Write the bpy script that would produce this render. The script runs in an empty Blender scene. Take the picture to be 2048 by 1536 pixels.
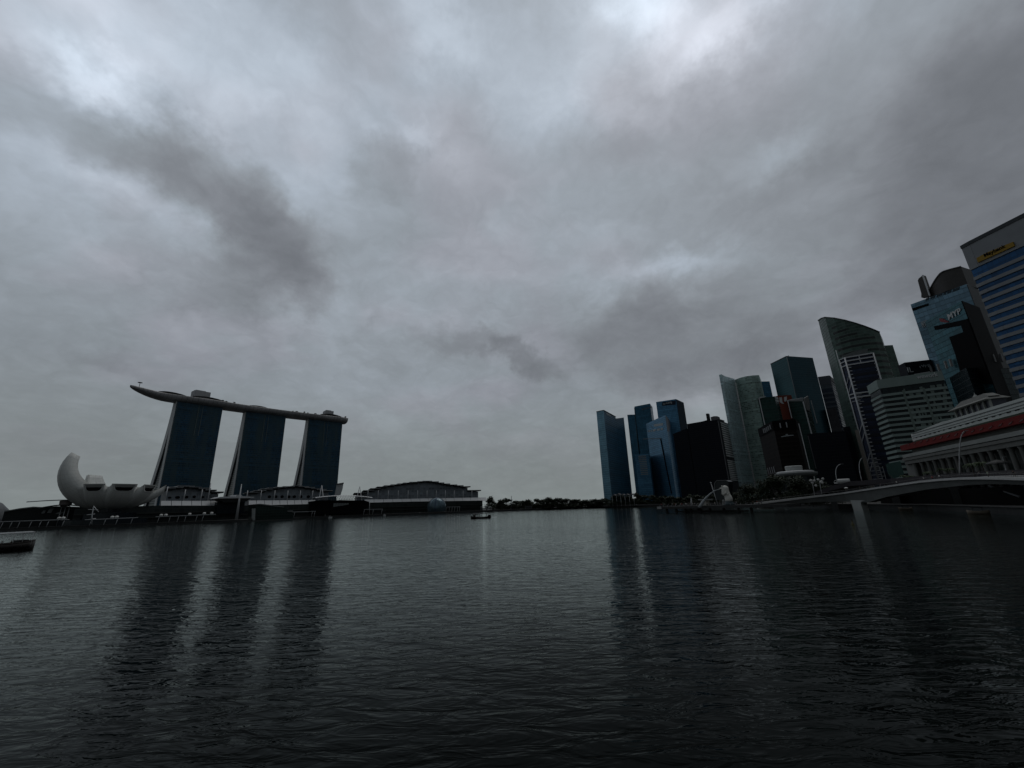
import bpy, bmesh, math, random
from mathutils import Vector, Matrix, noise
R_ = math.radians
scene = bpy.context.scene
COL = scene.collection
random.seed(7)

# ------------------------------------------------------------------ camera
F_, CAMZ = 826.0, 7.0                      # focal length in pixels of the 2048 px wide photograph, eye height above the water
VX, VY = -89.0, 2783.0                     # where the verticals meet, from the picture centre
_n = math.hypot(VX, VY); _th = math.atan(F_/_n); _s, _c = -VX/_n, VY/_n
_ct, _st = math.cos(_th), math.sin(_th)
CR = Vector((_c, _s*_st, -_s*_ct)); CU = Vector((_s, -_c*_st, _c*_ct)); CF = Vector((0, _ct, _st))
cam_d = bpy.data.cameras.new('camera'); cam = bpy.data.objects.new('camera', cam_d); COL.objects.link(cam)
cam_d.sensor_width = 36; cam_d.lens = F_/2048*36; cam_d.clip_start = .5; cam_d.clip_end = 20000
cam.matrix_world = Matrix(((CR.x, CU.x, -CF.x, 0), (CR.y, CU.y, -CF.y, 0), (CR.z, CU.z, -CF.z, CAMZ), (0, 0, 0, 1)))
scene.camera = cam
def ray(px, py): return CF + CR*((px-1024)/F_) - CU*((py-768)/F_)
def PH(px, py, H):                          # the point at altitude H seen at a pixel of the photograph
    d = ray(px, py); return Vector((0, 0, CAMZ)) + d*((H-CAMZ)/d.z)
def PR(px, py, r):                          # the point at ground distance r
    d = ray(px, py); return Vector((0, 0, CAMZ)) + d*(r/math.hypot(d.x, d.y))
def V2(p): return Vector((p[0], p[1]))

# ------------------------------------------------------------------ world: overcast sky
SKY_GAIN = 1.0
w = bpy.data.worlds.new('World'); scene.world = w; w.use_nodes = True
nt = w.node_tree; nt.nodes.clear()
class NT:
    def __init__(s, t): s.t = t
    def n(s, typ, **k):
        x = s.t.nodes.new(typ)
        for a, b in k.items(): setattr(x, a, b)
        return x
    def put(s, sock, v):
        if isinstance(v, bpy.types.NodeSocket): s.t.links.new(v, sock)
        elif v is not None: sock.default_value = v
    def m(s, op, a, b=None, c=None, clamp=False):
        x = s.n('ShaderNodeMath', operation=op, use_clamp=clamp); s.put(x.inputs[0], a); s.put(x.inputs[1], b); s.put(x.inputs[2], c); return x.outputs[0]
    def v(s, op, a, b=None, scale=None):
        x = s.n('ShaderNodeVectorMath', operation=op); s.put(x.inputs[0], a); s.put(x.inputs[1], b)
        if scale is not None: s.put(x.inputs['Scale'], scale)
        return x.outputs['Value'] if op in ('DOT_PRODUCT', 'LENGTH') else x.outputs[0]
    def noise(s, vec, scale, detail=3, rough=.5, dist=0, col=False):
        x = s.n('ShaderNodeTexNoise'); s.put(x.inputs['Vector'], vec); x.inputs['Scale'].default_value = scale
        x.inputs['Detail'].default_value = detail; x.inputs['Roughness'].default_value = rough; x.inputs['Distortion'].default_value = dist
        return x.outputs['Color'] if col else x.outputs[0]
    def mix(s, f, a, b, blend='MIX'):
        x = s.n('ShaderNodeMix', data_type='RGBA', blend_type=blend); s.put(x.inputs[0], f)
        for k, q in ((6, a), (7, b)):
            s.put(x.inputs[k], q if isinstance(q, bpy.types.NodeSocket) else (*q[:3], 1))
        return x.outputs[2]
    def ramp(s, f, stops):
        x = s.n('ShaderNodeValToRGB'); s.put(x.inputs[0], f); e = x.color_ramp.elements
        while len(e) < len(stops): e.new(.5)
        for i, (p, c) in enumerate(stops): e[i].position = p; e[i].color = (*c, 1) if len(c) == 3 else c
        return x.outputs[0]
    def comb(s, x=0, y=0, z=0):
        q = s.n('ShaderNodeCombineXYZ'); s.put(q.inputs[0], x); s.put(q.inputs[1], y); s.put(q.inputs[2], z); return q.outputs[0]
    def sep(s, v):
        q = s.n('ShaderNodeSeparateXYZ'); s.put(q.inputs[0], v); return q.outputs
W = NT(nt)
D0 = W.v('NORMALIZE', W.n('ShaderNodeTexCoord').outputs['Generated'])
wn1 = W.v('SUBTRACT', W.noise(D0, 2.2, 2, .5, col=True), (.5, .5, .5))
wn2 = W.v('SUBTRACT', W.noise(D0, 7.0, 5, .62, col=True), (.5, .5, .5))
D = W.v('ADD', D0, W.v('ADD', W.v('SCALE', wn1, scale=.11), W.v('SCALE', wn2, scale=.19)))
def blob(px, py, su, sv, ang, amp):
    c = ray(px, py).normalized(); a = R_(ang)
    u = (ray(px+math.cos(a)*10, py+math.sin(a)*10).normalized()-c); ku = u.length/10; u.normalize()
    v = (ray(px-math.sin(a)*10, py+math.cos(a)*10).normalized()-c); kv = v.length/10; v.normalize()
    d = W.v('SUBTRACT', D, tuple(c))
    x = W.v('DOT_PRODUCT', d, tuple(u/(ku*su))); y = W.v('DOT_PRODUCT', d, tuple(v/(kv*sv))); z = W.v('DOT_PRODUCT', d, tuple(c/1.1))
    r2 = W.v('LENGTH', W.comb(x, y, z))
    q2 = W.m('MULTIPLY', r2, r2)
    if amp <= -.2: q2 = W.m('POWER', q2, 1.9)      # cloud bodies have firmer edges
    g = W.m('EXPONENT', W.m('MULTIPLY', q2, -1.0))
    return W.m('MULTIPLY', g, amp)
BLOBS = [  # photograph pixel, spreads, tilt, strength (natural log)
    (200, 60, 520, 240, 15, .42), (195, 170, 95, 42, 42, .36), (60, 90, 120, 60, 60, .20), (520, 110, 260, 150, 0, .20),
    (870, 50, 120, 80, 0, .42), (1285, 15, 140, 100, 20, .62), (1320, 70, 560, 170, 0, .30), (1470, 75, 110, 50, -25, .30),
    (1130, 170, 80, 60, 0, .16), (600, 130, 50, 200, -30, .10),
    (10, 190, 60, 150, -25, -.10), (130, 250, 120, 55, 35, -.08), (310, 310, 170, 75, 18, -.26), (520, 255, 80, 45, 0, -.14),
    (440, 375, 175, 85, 42, -.38), (555, 500, 125, 95, 45, -.42), (620, 560, 75, 55, 30, -.24), (470, 580, 110, 45, 10, -.22), (655, 460, 60, 28, 15, -.12),
    (230, 400, 190, 36, 32, .24), (60, 420, 260, 120, 20, .22), (250, 640, 260, 60, 0, .06), (280, 570, 140, 50, 20, -.06), (180, 730, 110, 22, 5, -.14), (370, 610, 90, 20, 15, -.12),
    (790, 330, 80, 60, -35, -.20), (960, 250, 110, 50, 30, -.12), (850, 265, 60, 16, 40, .16), (760, 240, 60, 20, 20, .10), (1000, 640, 500, 200, 0, -.06), (700, 760, 60, 50, 0, .06),
    (960, 695, 110, 26, 16, -.24), (1060, 730, 80, 22, 10, -.20), (860, 800, 120, 40, 0, .08), (900, 420, 120, 70, 0, -.06),
    (1560, 318, 85, 50, -5, .34), (1370, 520, 80, 26, 0, .26), (1230, 545, 110, 30, -10, .16), (1500, 530, 60, 20, 0, .10),
    (1330, 655, 215, 80, -8, -.30), (1290, 640, 90, 50, 0, -.10), (1400, 745, 200, 45, -5, -.26), (1560, 690, 110, 60, -25, -.22), (1180, 690, 40, 40, 0, -.10),
    (1720, 180, 330, 240, 0, -.30), (2050, 330, 360, 520, 0, -.52), (1950, 20, 200, 120, 0, .10), (1500, 430, 360, 120, 0, -.12), (1250, 290, 120, 40, 0, -.14), (1700, 470, 160, 50, 0, -.12),
    (1800, 690, 110, 60, 0, .42), (1870, 500, 90, 40, 0, .10), (1150, 860, 300, 90, 0, .02), (1000, 960, 900, 60, 2, -.10), (120, 950, 400, 90, 0, -.06),
    (1420, 800, 60, 40, 0, .20), (1050, 560, 240, 90, 0, .04)]
tot = None
for b in BLOBS:
    g = blob(*b); tot = g if tot is None else W.m('ADD', tot, g)
dz = W.sep(D0)[2]; dy = W.sep(D0)[1]
# cloud deck detail: noise laid on a plane overhead so it flattens towards the horizon
inv = W.m('DIVIDE', 1.0, W.m('ADD', W.m('MAXIMUM', dz, 0.0), .34))
flat = W.v('MULTIPLY', W.v('SCALE', D0, scale=inv), (1.0, 1.0, 1.0))
c1 = W.noise(flat, 1.6, 6, .55, .6); c2 = W.noise(flat, 5.0, 8, .60, .7)
wv = W.v('ADD', flat, W.v('SCALE', W.v('SUBTRACT', W.noise(flat, 3.0, 4, .6, col=True), (.5, .5, .5)), scale=.35))
c3 = W.m('ABSOLUTE', W.m('SUBTRACT', W.noise(wv, 3.2, 6, .55), .5)); c4 = W.m('ABSOLUTE', W.m('SUBTRACT', W.noise(wv, 9.0, 5, .55), .5))
det = W.m('ADD', W.m('ADD', W.m('MULTIPLY', W.m('SUBTRACT', c1, .5), .45), W.m('MULTIPLY', W.m('SUBTRACT', c2, .5), .30)), W.m('ADD', W.m('MULTIPLY', W.m('SUBTRACT', c3, .07), .85), W.m('MULTIPLY', W.m('SUBTRACT', c4, .07), .45)))
fade = W.m('MULTIPLY', W.m('ADD', dz, .10), 2.2, clamp=True)
el = W.ramp(dz, [(0, (.292,)*3), (.12, (.288,)*3), (.35, (.34,)*3), (.62, (.40,)*3), (1, (.42,)*3)])
lum = W.m('MULTIPLY', W.sep(el)[0], W.m('EXPONENT', W.m('ADD', tot, W.m('MULTIPLY', det, W.m('ADD', W.m('MULTIPLY', fade, .7), .22)))))
back = W.m('ADD', W.m('MULTIPLY', W.m('ADD', W.m('MULTIPLY', dy, 1.4), .45, clamp=True), .50), .50)      # unseen sky behind the viewer, dimmed to keep the facades dark
lum = W.m('MULTIPLY', lum, back)
tint = W.mix(W.m('MULTIPLY', W.m('SUBTRACT', lum, .16), 3.0, clamp=True), (.90, 1.0, 1.07), (.88, 1.0, 1.15))
mauve = W.mix(W.m('MULTIPLY', W.m('SUBTRACT', W.noise(flat, 2.3, 3, .5), .48), 7.0, clamp=True), tint, (.93, .99, 1.12))
mauve = W.mix(W.m('MULTIPLY', W.m('MULTIPLY', tot, -1.0), 2.2, clamp=True), mauve, (.92, .99, 1.105))
tint = W.mix(W.m('MULTIPLY', W.m('ADD', dz, -.02), 4.0, clamp=True), (.89, 1.0, 1.01), mauve)
cloud = W.v('SCALE', tint, scale=W.m('MULTIPLY', lum, 10*SKY_GAIN))
sky = W.n('ShaderNodeTexSky', sky_type='NISHITA'); sky.sun_disc = False
SUN = ray(1290, -260).normalized()          # the bright break in the cloud just above the frame
sky.sun_elevation = math.asin(SUN.z); sky.sun_rotation = math.atan2(SUN.x, SUN.y); sky.air_density = 1.5; sky.dust_density = 4
col = W.mix(.985, sky.outputs[0], cloud)
col = W.mix(W.m('MULTIPLY', W.m('MULTIPLY', dz, -1.0), 12.0, clamp=True), col, (.25, .28, .28))
bg = W.n('ShaderNodeBackground'); nt.links.new(col, bg.inputs[0]); bg.inputs[1].default_value = .1
out = W.n('ShaderNodeOutputWorld'); nt.links.new(bg.outputs[0], out.inputs[0])
sun_d = bpy.data.lights.new('sun', 'SUN'); sun_d.energy = .5; sun_d.angle = R_(35); sun_d.color = (1, .96, .9)
sun = bpy.data.objects.new('sun', sun_d); COL.objects.link(sun)
sun.rotation_euler = SUN.to_track_quat('Z', 'Y').to_euler()
scene.view_settings.view_transform = 'Standard'; scene.view_settings.look = 'None'
scene.view_settings.exposure = -0.15; scene.view_settings.gamma = 1; scene.view_settings.use_curve_mapping = False
scene.render.engine = 'CYCLES'; scene.cycles.max_bounces = 6; scene.cycles.glossy_bounces = 3; scene.cycles.diffuse_bounces = 2
scene.cycles.caustics_reflective = False; scene.cycles.caustics_refractive = False; scene.cycles.use_denoising = True

# ------------------------------------------------------------------ materials
def newmat(name):
    m = bpy.data.materials.new(name); m.use_nodes = True; t = m.node_tree; b = t.nodes['Principled BSDF']; return m, NT(t), b
MATS = {}
def plain(name, c, rough=.7, metal=0, var=.15, scale=.5, spec=.25, emit=0):
    if name in MATS: return MATS[name]
    m, N, b = newmat(name)
    co = N.n('ShaderNodeTexCoord').outputs['Object']
    n1 = N.noise(co, scale, 4, .6)
    k = N.m('ADD', N.m('MULTIPLY', N.m('SUBTRACT', n1, .5), var*4), 1.0)
    N.put(b.inputs['Base Color'], N.v('SCALE', (*c,), scale=k)); b.inputs['Roughness'].default_value = rough
    b.inputs['Metallic'].default_value = metal; b.inputs['Specular IOR Level'].default_value = spec
    MATS[name] = m; return m
def facade(name, glass, line, fh=4.0, lw=.18, mw=3.0, mlw=.08, metal=.35, rough=.12, var=.35, spec=.22, wob=.02, mline=None, lrough=.6):
    """glass skin in floors and bays, laid out in metres by the wall's UV map"""
    m, N, b = newmat(name)
    uv = N.sep(N.n('ShaderNodeUVMap').outputs[0])
    fu, fv = N.m('DIVIDE', uv[0], mw), N.m('DIVIDE', uv[1], fh)
    cu, cv = N.m('FLOOR', fu), N.m('FLOOR', fv)
    ln = N.m('LESS_THAN', N.m('FRACT', fv), lw); ml = N.m('LESS_THAN', N.m('FRACT', fu), mlw)
    wn = N.n('ShaderNodeTexWhiteNoise'); N.put(wn.inputs['Vector'], N.comb(cu, cv)); r = wn.outputs['Value']
    wf = N.n('ShaderNodeTexWhiteNoise'); N.put(wf.inputs['Vector'], N.comb(7.0, cv)); r2 = wf.outputs['Value']
    big = N.noise(N.comb(uv[0], uv[1]), .03, 3, .5)
    k = N.m('ADD', N.m('MULTIPLY', N.m('SUBTRACT', N.m('ADD', N.m('MULTIPLY', r, .6), N.m('MULTIPLY', r2, .4)), .5), var*2), N.m('ADD', N.m('MULTIPLY', big, .8), .6))
    g = N.v('SCALE', (*glass,), scale=k)
    c = N.mix(ml, g, mline or line); c = N.mix(ln, c, line)
    N.put(b.inputs['Base Color'], c)
    anyl = N.m('MAXIMUM', ln, ml)
    N.put(b.inputs['Metallic'], N.m('MULTIPLY', N.m('SUBTRACT', 1.0, anyl), metal))
    N.put(b.inputs['Roughness'], N.m('ADD', N.m('MULTIPLY', anyl, lrough-rough-.1), rough+.1)); b.inputs['Specular IOR Level'].default_value = spec
    rough = max(rough, .2)
    bp = N.n('ShaderNodeBump'); bp.inputs['Strength'].default_value = .5; bp.inputs['Distance'].default_value = wob*fh
    N.put(bp.inputs['Height'], N.m('ADD', r, N.noise(N.comb(uv[0], uv[1]), .25, 2))); N.put(b.inputs['Normal'], bp.outputs[0])
    return m
WHITE = plain('white_cladding', (.50, .51, .51), .55, var=.08, scale=.05)
CREAM = plain('cream_stone', (.36, .35, .31), .8, var=.12, scale=.2)
GREYST = plain('grey_stone', (.16, .165, .165), .8, var=.15, scale=.3)
CONC = plain('concrete', (.085, .085, .083), .85, var=.15, scale=.4)
DKCONC = plain('dark_concrete', (.035, .037, .037), .85, var=.2, scale=.4)
DARK = plain('dark_metal', (.014, .016, .017), .6, var=.2, spec=.15)
BLACK = plain('black_paint', (.004, .004, .005), .7, spec=.05)
STEEL = plain('pale_steel', (.42, .43, .44), .45, .2, var=.05)
RED = plain('red_awning', (.12, .006, .005), .8, var=.25, scale=1.5)
DGLASS = plain('dark_glass', (.010, .014, .018), .2, .1, var=.2, scale=.2)
ROOFG = plain('roof_grey', (.10, .105, .11), .6, var=.2)
BARK = plain('bark', (.05, .04, .03), .9, var=.3, scale=3)
def leafmat(name, a, b_):
    m, N, b = newmat(name)
    ob = N.n('ShaderNodeTexCoord').outputs['Object']
    gi = N.n('ShaderNodeNewGeometry').outputs['Random Per Island']
    f = N.m('ADD', N.m('MULTIPLY', N.noise(ob, .35, 3), .6), N.m('MULTIPLY', gi, .45))
    N.put(b.inputs['Base Color'], N.mix(f, a, b_)); b.inputs['Roughness'].default_value = .65; b.inputs['Specular IOR Level'].default_value = .25
    return m
LEAF = leafmat('leaves', (.012, .022, .009), (.05, .075, .028))
LEAFD = leafmat('leaves_dark', (.008, .014, .008), (.03, .042, .02))
GROUND = plain('paving', (.03, .03, .029), .85, var=.3, scale=.15)

# ------------------------------------------------------------------ mesh builder
class MB:
    def __init__(s): s.v = []; s.f = []; s.uv = []; s.mi = []; s.sm = []
    def face(s, pts, uv=None, mi=0, sm=False):
        i = len(s.v); s.v += [Vector(p) for p in pts]; s.f.append(tuple(range(i, i+len(pts))))
        s.uv.append(uv or [(0, 0)]*len(pts)); s.mi.append(mi); s.sm.append(sm)
    def grid(s, rows, closed=False, mi=0, sm=True, caps=False):
        i0 = len(s.v); n = len(rows[0])
        for r in rows: s.v += [Vector(p) for p in r]
        for j in range(len(rows)-1):
            for k in range(n if closed else n-1):
                k2 = (k+1) % n
                a, b, c, d = i0+j*n+k, i0+j*n+k2, i0+(j+1)*n+k2, i0+(j+1)*n+k
                s.f.append((a, b, c, d)); s.uv.append([(k, j), (k+1, j), (k+1, j+1), (k, j+1)]); s.mi.append(mi); s.sm.append(sm)
        if caps:
            s.f.append(tuple(i0+k for k in reversed(range(n)))); s.uv.append([(0, 0)]*n); s.mi.append(mi); s.sm.append(False)
            s.f.append(tuple(i0+(len(rows)-1)*n+k for k in range(n))); s.uv.append([(0, 0)]*n); s.mi.append(mi); s.sm.append(False)
    def prism(s, poly, z0, z1, mi=0, top=True, bottom=False, u0=0, roof_mi=None):
        """poly in plan; z1 one height or one per corner; walls carry metre UVs"""
        n = len(poly); poly = [V2(p) for p in poly]
        area = sum(poly[i].x*poly[(i+1) % n].y-poly[(i+1) % n].x*poly[i].y for i in range(n))
        zt = list(z1) if isinstance(z1, (list, tuple)) else [z1]*n
        if area < 0: poly.reverse(); zt.reverse()
        u = u0
        for i in range(n):
            a, b = poly[i], poly[(i+1) % n]; L = (b-a).length; za, zb = zt[i], zt[(i+1) % n]
            s.face([(*a, z0), (*b, z0), (*b, zb), (*a, za)], [(u, z0), (u+L, z0), (u+L, zb), (u, za)], mi); u += L
        if top: s.face([(*poly[i], zt[i]) for i in range(n)], mi=mi if roof_mi is None else roof_mi)
        if bottom: s.face([(*poly[i], z0) for i in reversed(range(n))], mi=mi)
    def box(s, c, d, rz=0, mi=0, rx=None):
        hx, hy, hz = d[0]/2, d[1]/2, d[2]/2; M = rx or Matrix.Rotation(rz, 3, 'Z'); c = Vector(c)
        P = [c+M @ Vector((x*hx, y*hy, z*hz)) for z in (-1, 1) for y in (-1, 1) for x in (-1, 1)]
        for q in ((0, 2, 3, 1), (4, 5, 7, 6), (0, 1, 5, 4), (2, 6, 7, 3), (0, 4, 6, 2), (1, 3, 7, 5)):
            a = [P[k] for k in q]; L = (a[1]-a[0]).length; Hh = (a[2]-a[1]).length
            s.face(a, [(0, 0), (L, 0), (L, Hh), (0, Hh)], mi)
    def bar(s, a, b, w, h=None, mi=0):
        a, b = Vector(a), Vector(b); d = b-a; q = d.to_track_quat('X', 'Z').to_matrix()
        s.box((a+b)/2, (d.length, w, h or w), rx=q, mi=mi)
    def tube(s, pts, r, n=8, mi=0, caps=True):
        pts = [Vector(p) for p in pts]; rs = r if isinstance(r, (list, tuple)) else [r]*len(pts); rows = []
        for i, p in enumerate(pts):
            t = (pts[min(i+1, len(pts)-1)]-pts[max(i-1, 0)]).normalized()
            x = t.cross(Vector((0, 0, 1)))
            if x.length < .05: x = t.cross(Vector((0, 1, 0)))
            x.normalize(); y = t.cross(x)
            rows.append([p+x*math.cos(2*math.pi*k/n)*rs[i]+y*math.sin(2*math.pi*k/n)*rs[i] for k in range(n)])
        s.grid(rows, True, mi, True, caps)
    def lathe(s, c, prof, n=24, mi=0, sx=1, sy=1, sm=True):
        c = Vector(c)
        rows = [[c+Vector((math.cos(2*math.pi*k/n)*r*sx, math.sin(2*math.pi*k/n)*r*sy, z)) for k in range(n)] for r, z in prof]
        s.grid(rows, True, mi, sm, True)
    def build(s, name, mats, parent=None, recalc=False):
        off = parent.location.copy() if parent is not None else Vector((0, 0, 0))
        p = parent
        while p is not None and p.parent is not None: p = p.parent; off = off+p.location
        me = bpy.data.meshes.new(name); me.from_pydata([tuple(v-off) for v in s.v], [], s.f)
        mats = mats if isinstance(mats, (list, tuple)) else [mats]
        for m in mats: me.materials.append(m)
        uvl = me.uv_layers.new(name='UVMap'); k = 0
        for pi, poly in enumerate(me.polygons):
            poly.material_index = s.mi[pi]; poly.use_smooth = s.sm[pi]
            for li, _ in enumerate(poly.loop_indices): uvl.data[poly.loop_start+li].uv = s.uv[pi][li]
        if recalc:
            bm = bmesh.new(); bm.from_mesh(me); bmesh.ops.remove_doubles(bm, verts=bm.verts, dist=1e-4)
            bmesh.ops.recalc_face_normals(bm, faces=bm.faces); bm.to_mesh(me); bm.free()
        me.update(); o = bpy.data.objects.new(name, me); COL.objects.link(o)
        if parent is not None: o.parent = parent
        return o
def thing(name, label, cat, loc, group=None):
    o = bpy.data.objects.new(name, None); COL.objects.link(o); o.location = Vector(loc); o.empty_display_size = 1
    o['label'] = label; o['category'] = cat
    if group: o['group'] = group
    return o
def tag(o, label, cat, group=None, kind=None):
    if label: o['label'] = label
    if cat: o['category'] = cat
    if group: o['group'] = group
    if kind: o['kind'] = kind
    return o
def dup(root, loc, rz=0, label=None, scale=None):
    r = root.copy(); COL.objects.link(r); r.location = Vector(loc); r.rotation_euler = (0, 0, rz)
    if label: r['label'] = label
    if scale: r.scale = scale if isinstance(scale, tuple) else (scale,)*3
    for ch in list(root.children):
        c = ch.copy(); COL.objects.link(c); c.parent = r
        for g in ch.children:
            d = g.copy(); COL.objects.link(d); d.parent = c
    return r
class Plane:
    """an upright wall plane through two plan points; u runs A to B, o is outwards (towards the water)"""
    def __init__(s, A, B):
        s.A, s.B = V2(A), V2(B); s.L = (s.B-s.A).length; s.e = (s.B-s.A)/s.L; s.n = Vector((s.e.y, -s.e.x))
        if s.n.dot(s.A) > 0: s.n = -s.n
    def px(s, x, y):
        d = ray(x, y); t = s.A.dot(s.n)/(V2(d).dot(s.n)); return (V2(d)*t-s.A).dot(s.e), CAMZ+d.z*t
    def at(s, u, z, o=0): p = s.A+s.e*u+s.n*o; return Vector((p.x, p.y, z))
    def box(s, mb, u0, u1, z0, z1, o0=-.1, o1=.3, mi=0):
        s.poly(mb, [(u0, z0), (u1, z0), (u1, z1), (u0, z1)], o0, o1, mi)
    def poly(s, mb, pts, o0=-.1, o1=.3, mi=0):
        n = len(pts); f = [s.at(u, z, o1) for u, z in pts]; k = [s.at(u, z, o0) for u, z in pts]
        mb.face(f, [(u, z) for u, z in pts], mi); mb.face(list(reversed(k)), [(u, z) for u, z in reversed(pts)], mi)
        for i in range(n):
            j = (i+1) % n; mb.face([f[i], k[i], k[j], f[j]], [(0, 0), (o1-o0, 0), (o1-o0, 1), (0, 1)], mi)
    def pxpoly(s, mb, pts, o0=-.1, o1=.3, mi=0): s.poly(mb, [s.px(*p) for p in pts], o0, o1, mi)
    def line(s, mb, x0, y0, x1, y1, w, o=.3, mi=0):
        a, b = s.px(x0, y0), s.px(x1, y1); mb.bar(s.at(*a, o), s.at(*b, o), w, mi=mi)
def text(name, body, P, u, z, size, mat, parent, o=.6, sx=1.0, bold=0.0, ext=.25):
    """raised lettering standing on a wall plane, its lower left corner at (u, z)"""
    cu = bpy.data.curves.new(name, 'FONT'); cu.body = body; cu.size = size; cu.extrude = ext; cu.offset = bold
    to = bpy.data.objects.new('tmp', cu); COL.objects.link(to); bpy.context.view_layer.update()
    me = bpy.data.meshes.new_from_object(to.evaluated_get(bpy.context.evaluated_depsgraph_get()))
    bpy.data.objects.remove(to); ob = bpy.data.objects.new(name, me); COL.objects.link(ob)
    flip = 1 if ray(1, 1) else 1
    e, n = P.e, P.n
    if e.x*n.y-e.y*n.x > 0: pass
    M = Matrix(((e.x*sx, 0, n.x), (e.y*sx, 0, n.y), (0, 1, 0)))
    p0 = P.at(u, z, o); off = Vector((0, 0, 0)); q = parent
    while q is not None: off += q.location; q = q.parent
    for v in me.vertices: v.co = M @ v.co+p0-off
    me.update(); me.materials.clear(); me.materials.append(mat); ob.parent = parent
    return ob
def cen(poly, z=0): return Vector((sum(p[0] for p in poly)/len(poly), sum(p[1] for p in poly)/len(poly), z))

# ------------------------------------------------------------------ water and land
def water():
    m, N, b = newmat('bay_water')
    co = N.n('ShaderNodeTexCoord').outputs['Object']
    a = N.noise(N.v('MULTIPLY', co, (.36, 1.0, 1)), 1.45, 3, .55, .7)
    rot = N.n('ShaderNodeMapping'); rot.inputs['Rotation'].default_value = (0, 0, .45); N.put(rot.inputs['Vector'], co)
    b2 = N.noise(N.v('MULTIPLY', rot.outputs[0], (.35, 1.0, 1)), .42, 3, .5, .3)
    c = N.noise(N.v('MULTIPLY', co, (.8, 1.0, 1)), .055, 3, .5)
    rough_patch = N.noise(co, .012, 3, .5)
    h = N.m('ADD', N.m('ADD', N.m('MULTIPLY', a, .14), N.m('MULTIPLY', b2, .16)), N.m('MULTIPLY', c, .30))
    bp = N.n('ShaderNodeBump'); bp.inputs['Distance'].default_value = 1.0
    N.put(bp.inputs['Strength'], N.m('ADD', N.m('MULTIPLY', rough_patch, .5), .42)); N.put(bp.inputs['Height'], h)
    N.put(b.inputs['Normal'], bp.outputs[0])
    N.put(b.inputs['Base Color'], N.mix(N.noise(co, .03, 2), (.0008, .0014, .0012), (.002, .0026, .0022)))
    b.inputs['Roughness'].default_value = .5; b.inputs['Specular IOR Level'].default_value = 0
    fr = N.n('ShaderNodeFresnel'); fr.inputs['IOR'].default_value = 1.2; N.put(fr.inputs['Normal'], bp.outputs[0])
    k = N.m('MULTIPLY', N.m('POWER', fr.outputs[0], 1.65), 2.1, clamp=True)
    gl = N.n('ShaderNodeBsdfGlossy'); gl.inputs['Roughness'].default_value = .06; gl.inputs['Color'].default_value = (.93, 1.0, .985, 1); N.put(gl.inputs['Normal'], bp.outputs[0])
    mx = N.n('ShaderNodeMixShader'); N.put(mx.inputs[0], k); m.node_tree.links.new(b.outputs[0], mx.inputs[1]); m.node_tree.links.new(gl.outputs[0], mx.inputs[2])
    m.node_tree.links.new(mx.outputs[0], m.node_tree.nodes['Material Output'].inputs['Surface'])
    mb = MB(); mb.face([(-6000, -400, 0), (6000, -400, 0), (6000, 9000, 0), (-6000, 9000, 0)])
    tag(mb.build('water', m), 'dark rippled bay water reflecting the towers', None, kind='structure')
water()
def Z0(px, py): return V2(PH(px, py, 0))
SH = [Z0(-350, 1073), Z0(0, 1062), Z0(193, 1055), Z0(360, 1048), Z0(480, 1044), Z0(600, 1038), Z0(700, 1034), Z0(875, 1027.5), Z0(1020, 1022),
      V2(PR(1100, 1010, 800)), V2(PR(1215, 1008, 800)), V2(PR(1330, 1000, 700)), V2(PR(1480, 1000, 470)), V2(PR(1580, 1000, 380)),
      V2(PR(1720, 1000, 310)), V2(PR(1850, 1000, 262)), V2(PR(2048, 1000, 190)), V2(PR(2500, 1000, 100))]
QZ = 2.2
mb = MB(); far = [(900, 40), (6000, 600), (6000, 8900), (-6000, 8900), (-6000, 500), (-1200, 150)]
mb.prism(list(SH)+far, -2, QZ, mi=1, roof_mi=0)
tag(mb.build('ground', [GROUND, DKCONC]), 'paved waterfront land behind the quay wall', None, kind='structure')
# pale coping along the quay
mb = MB()
for i in range(len(SH)-1): mb.bar((*SH[i], QZ+.15), (*SH[i+1], QZ+.15), 1.2, .3)
tag(mb.build('kerb', CONC), 'grey coping stones along the edge of the quay', None, kind='structure')

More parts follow.
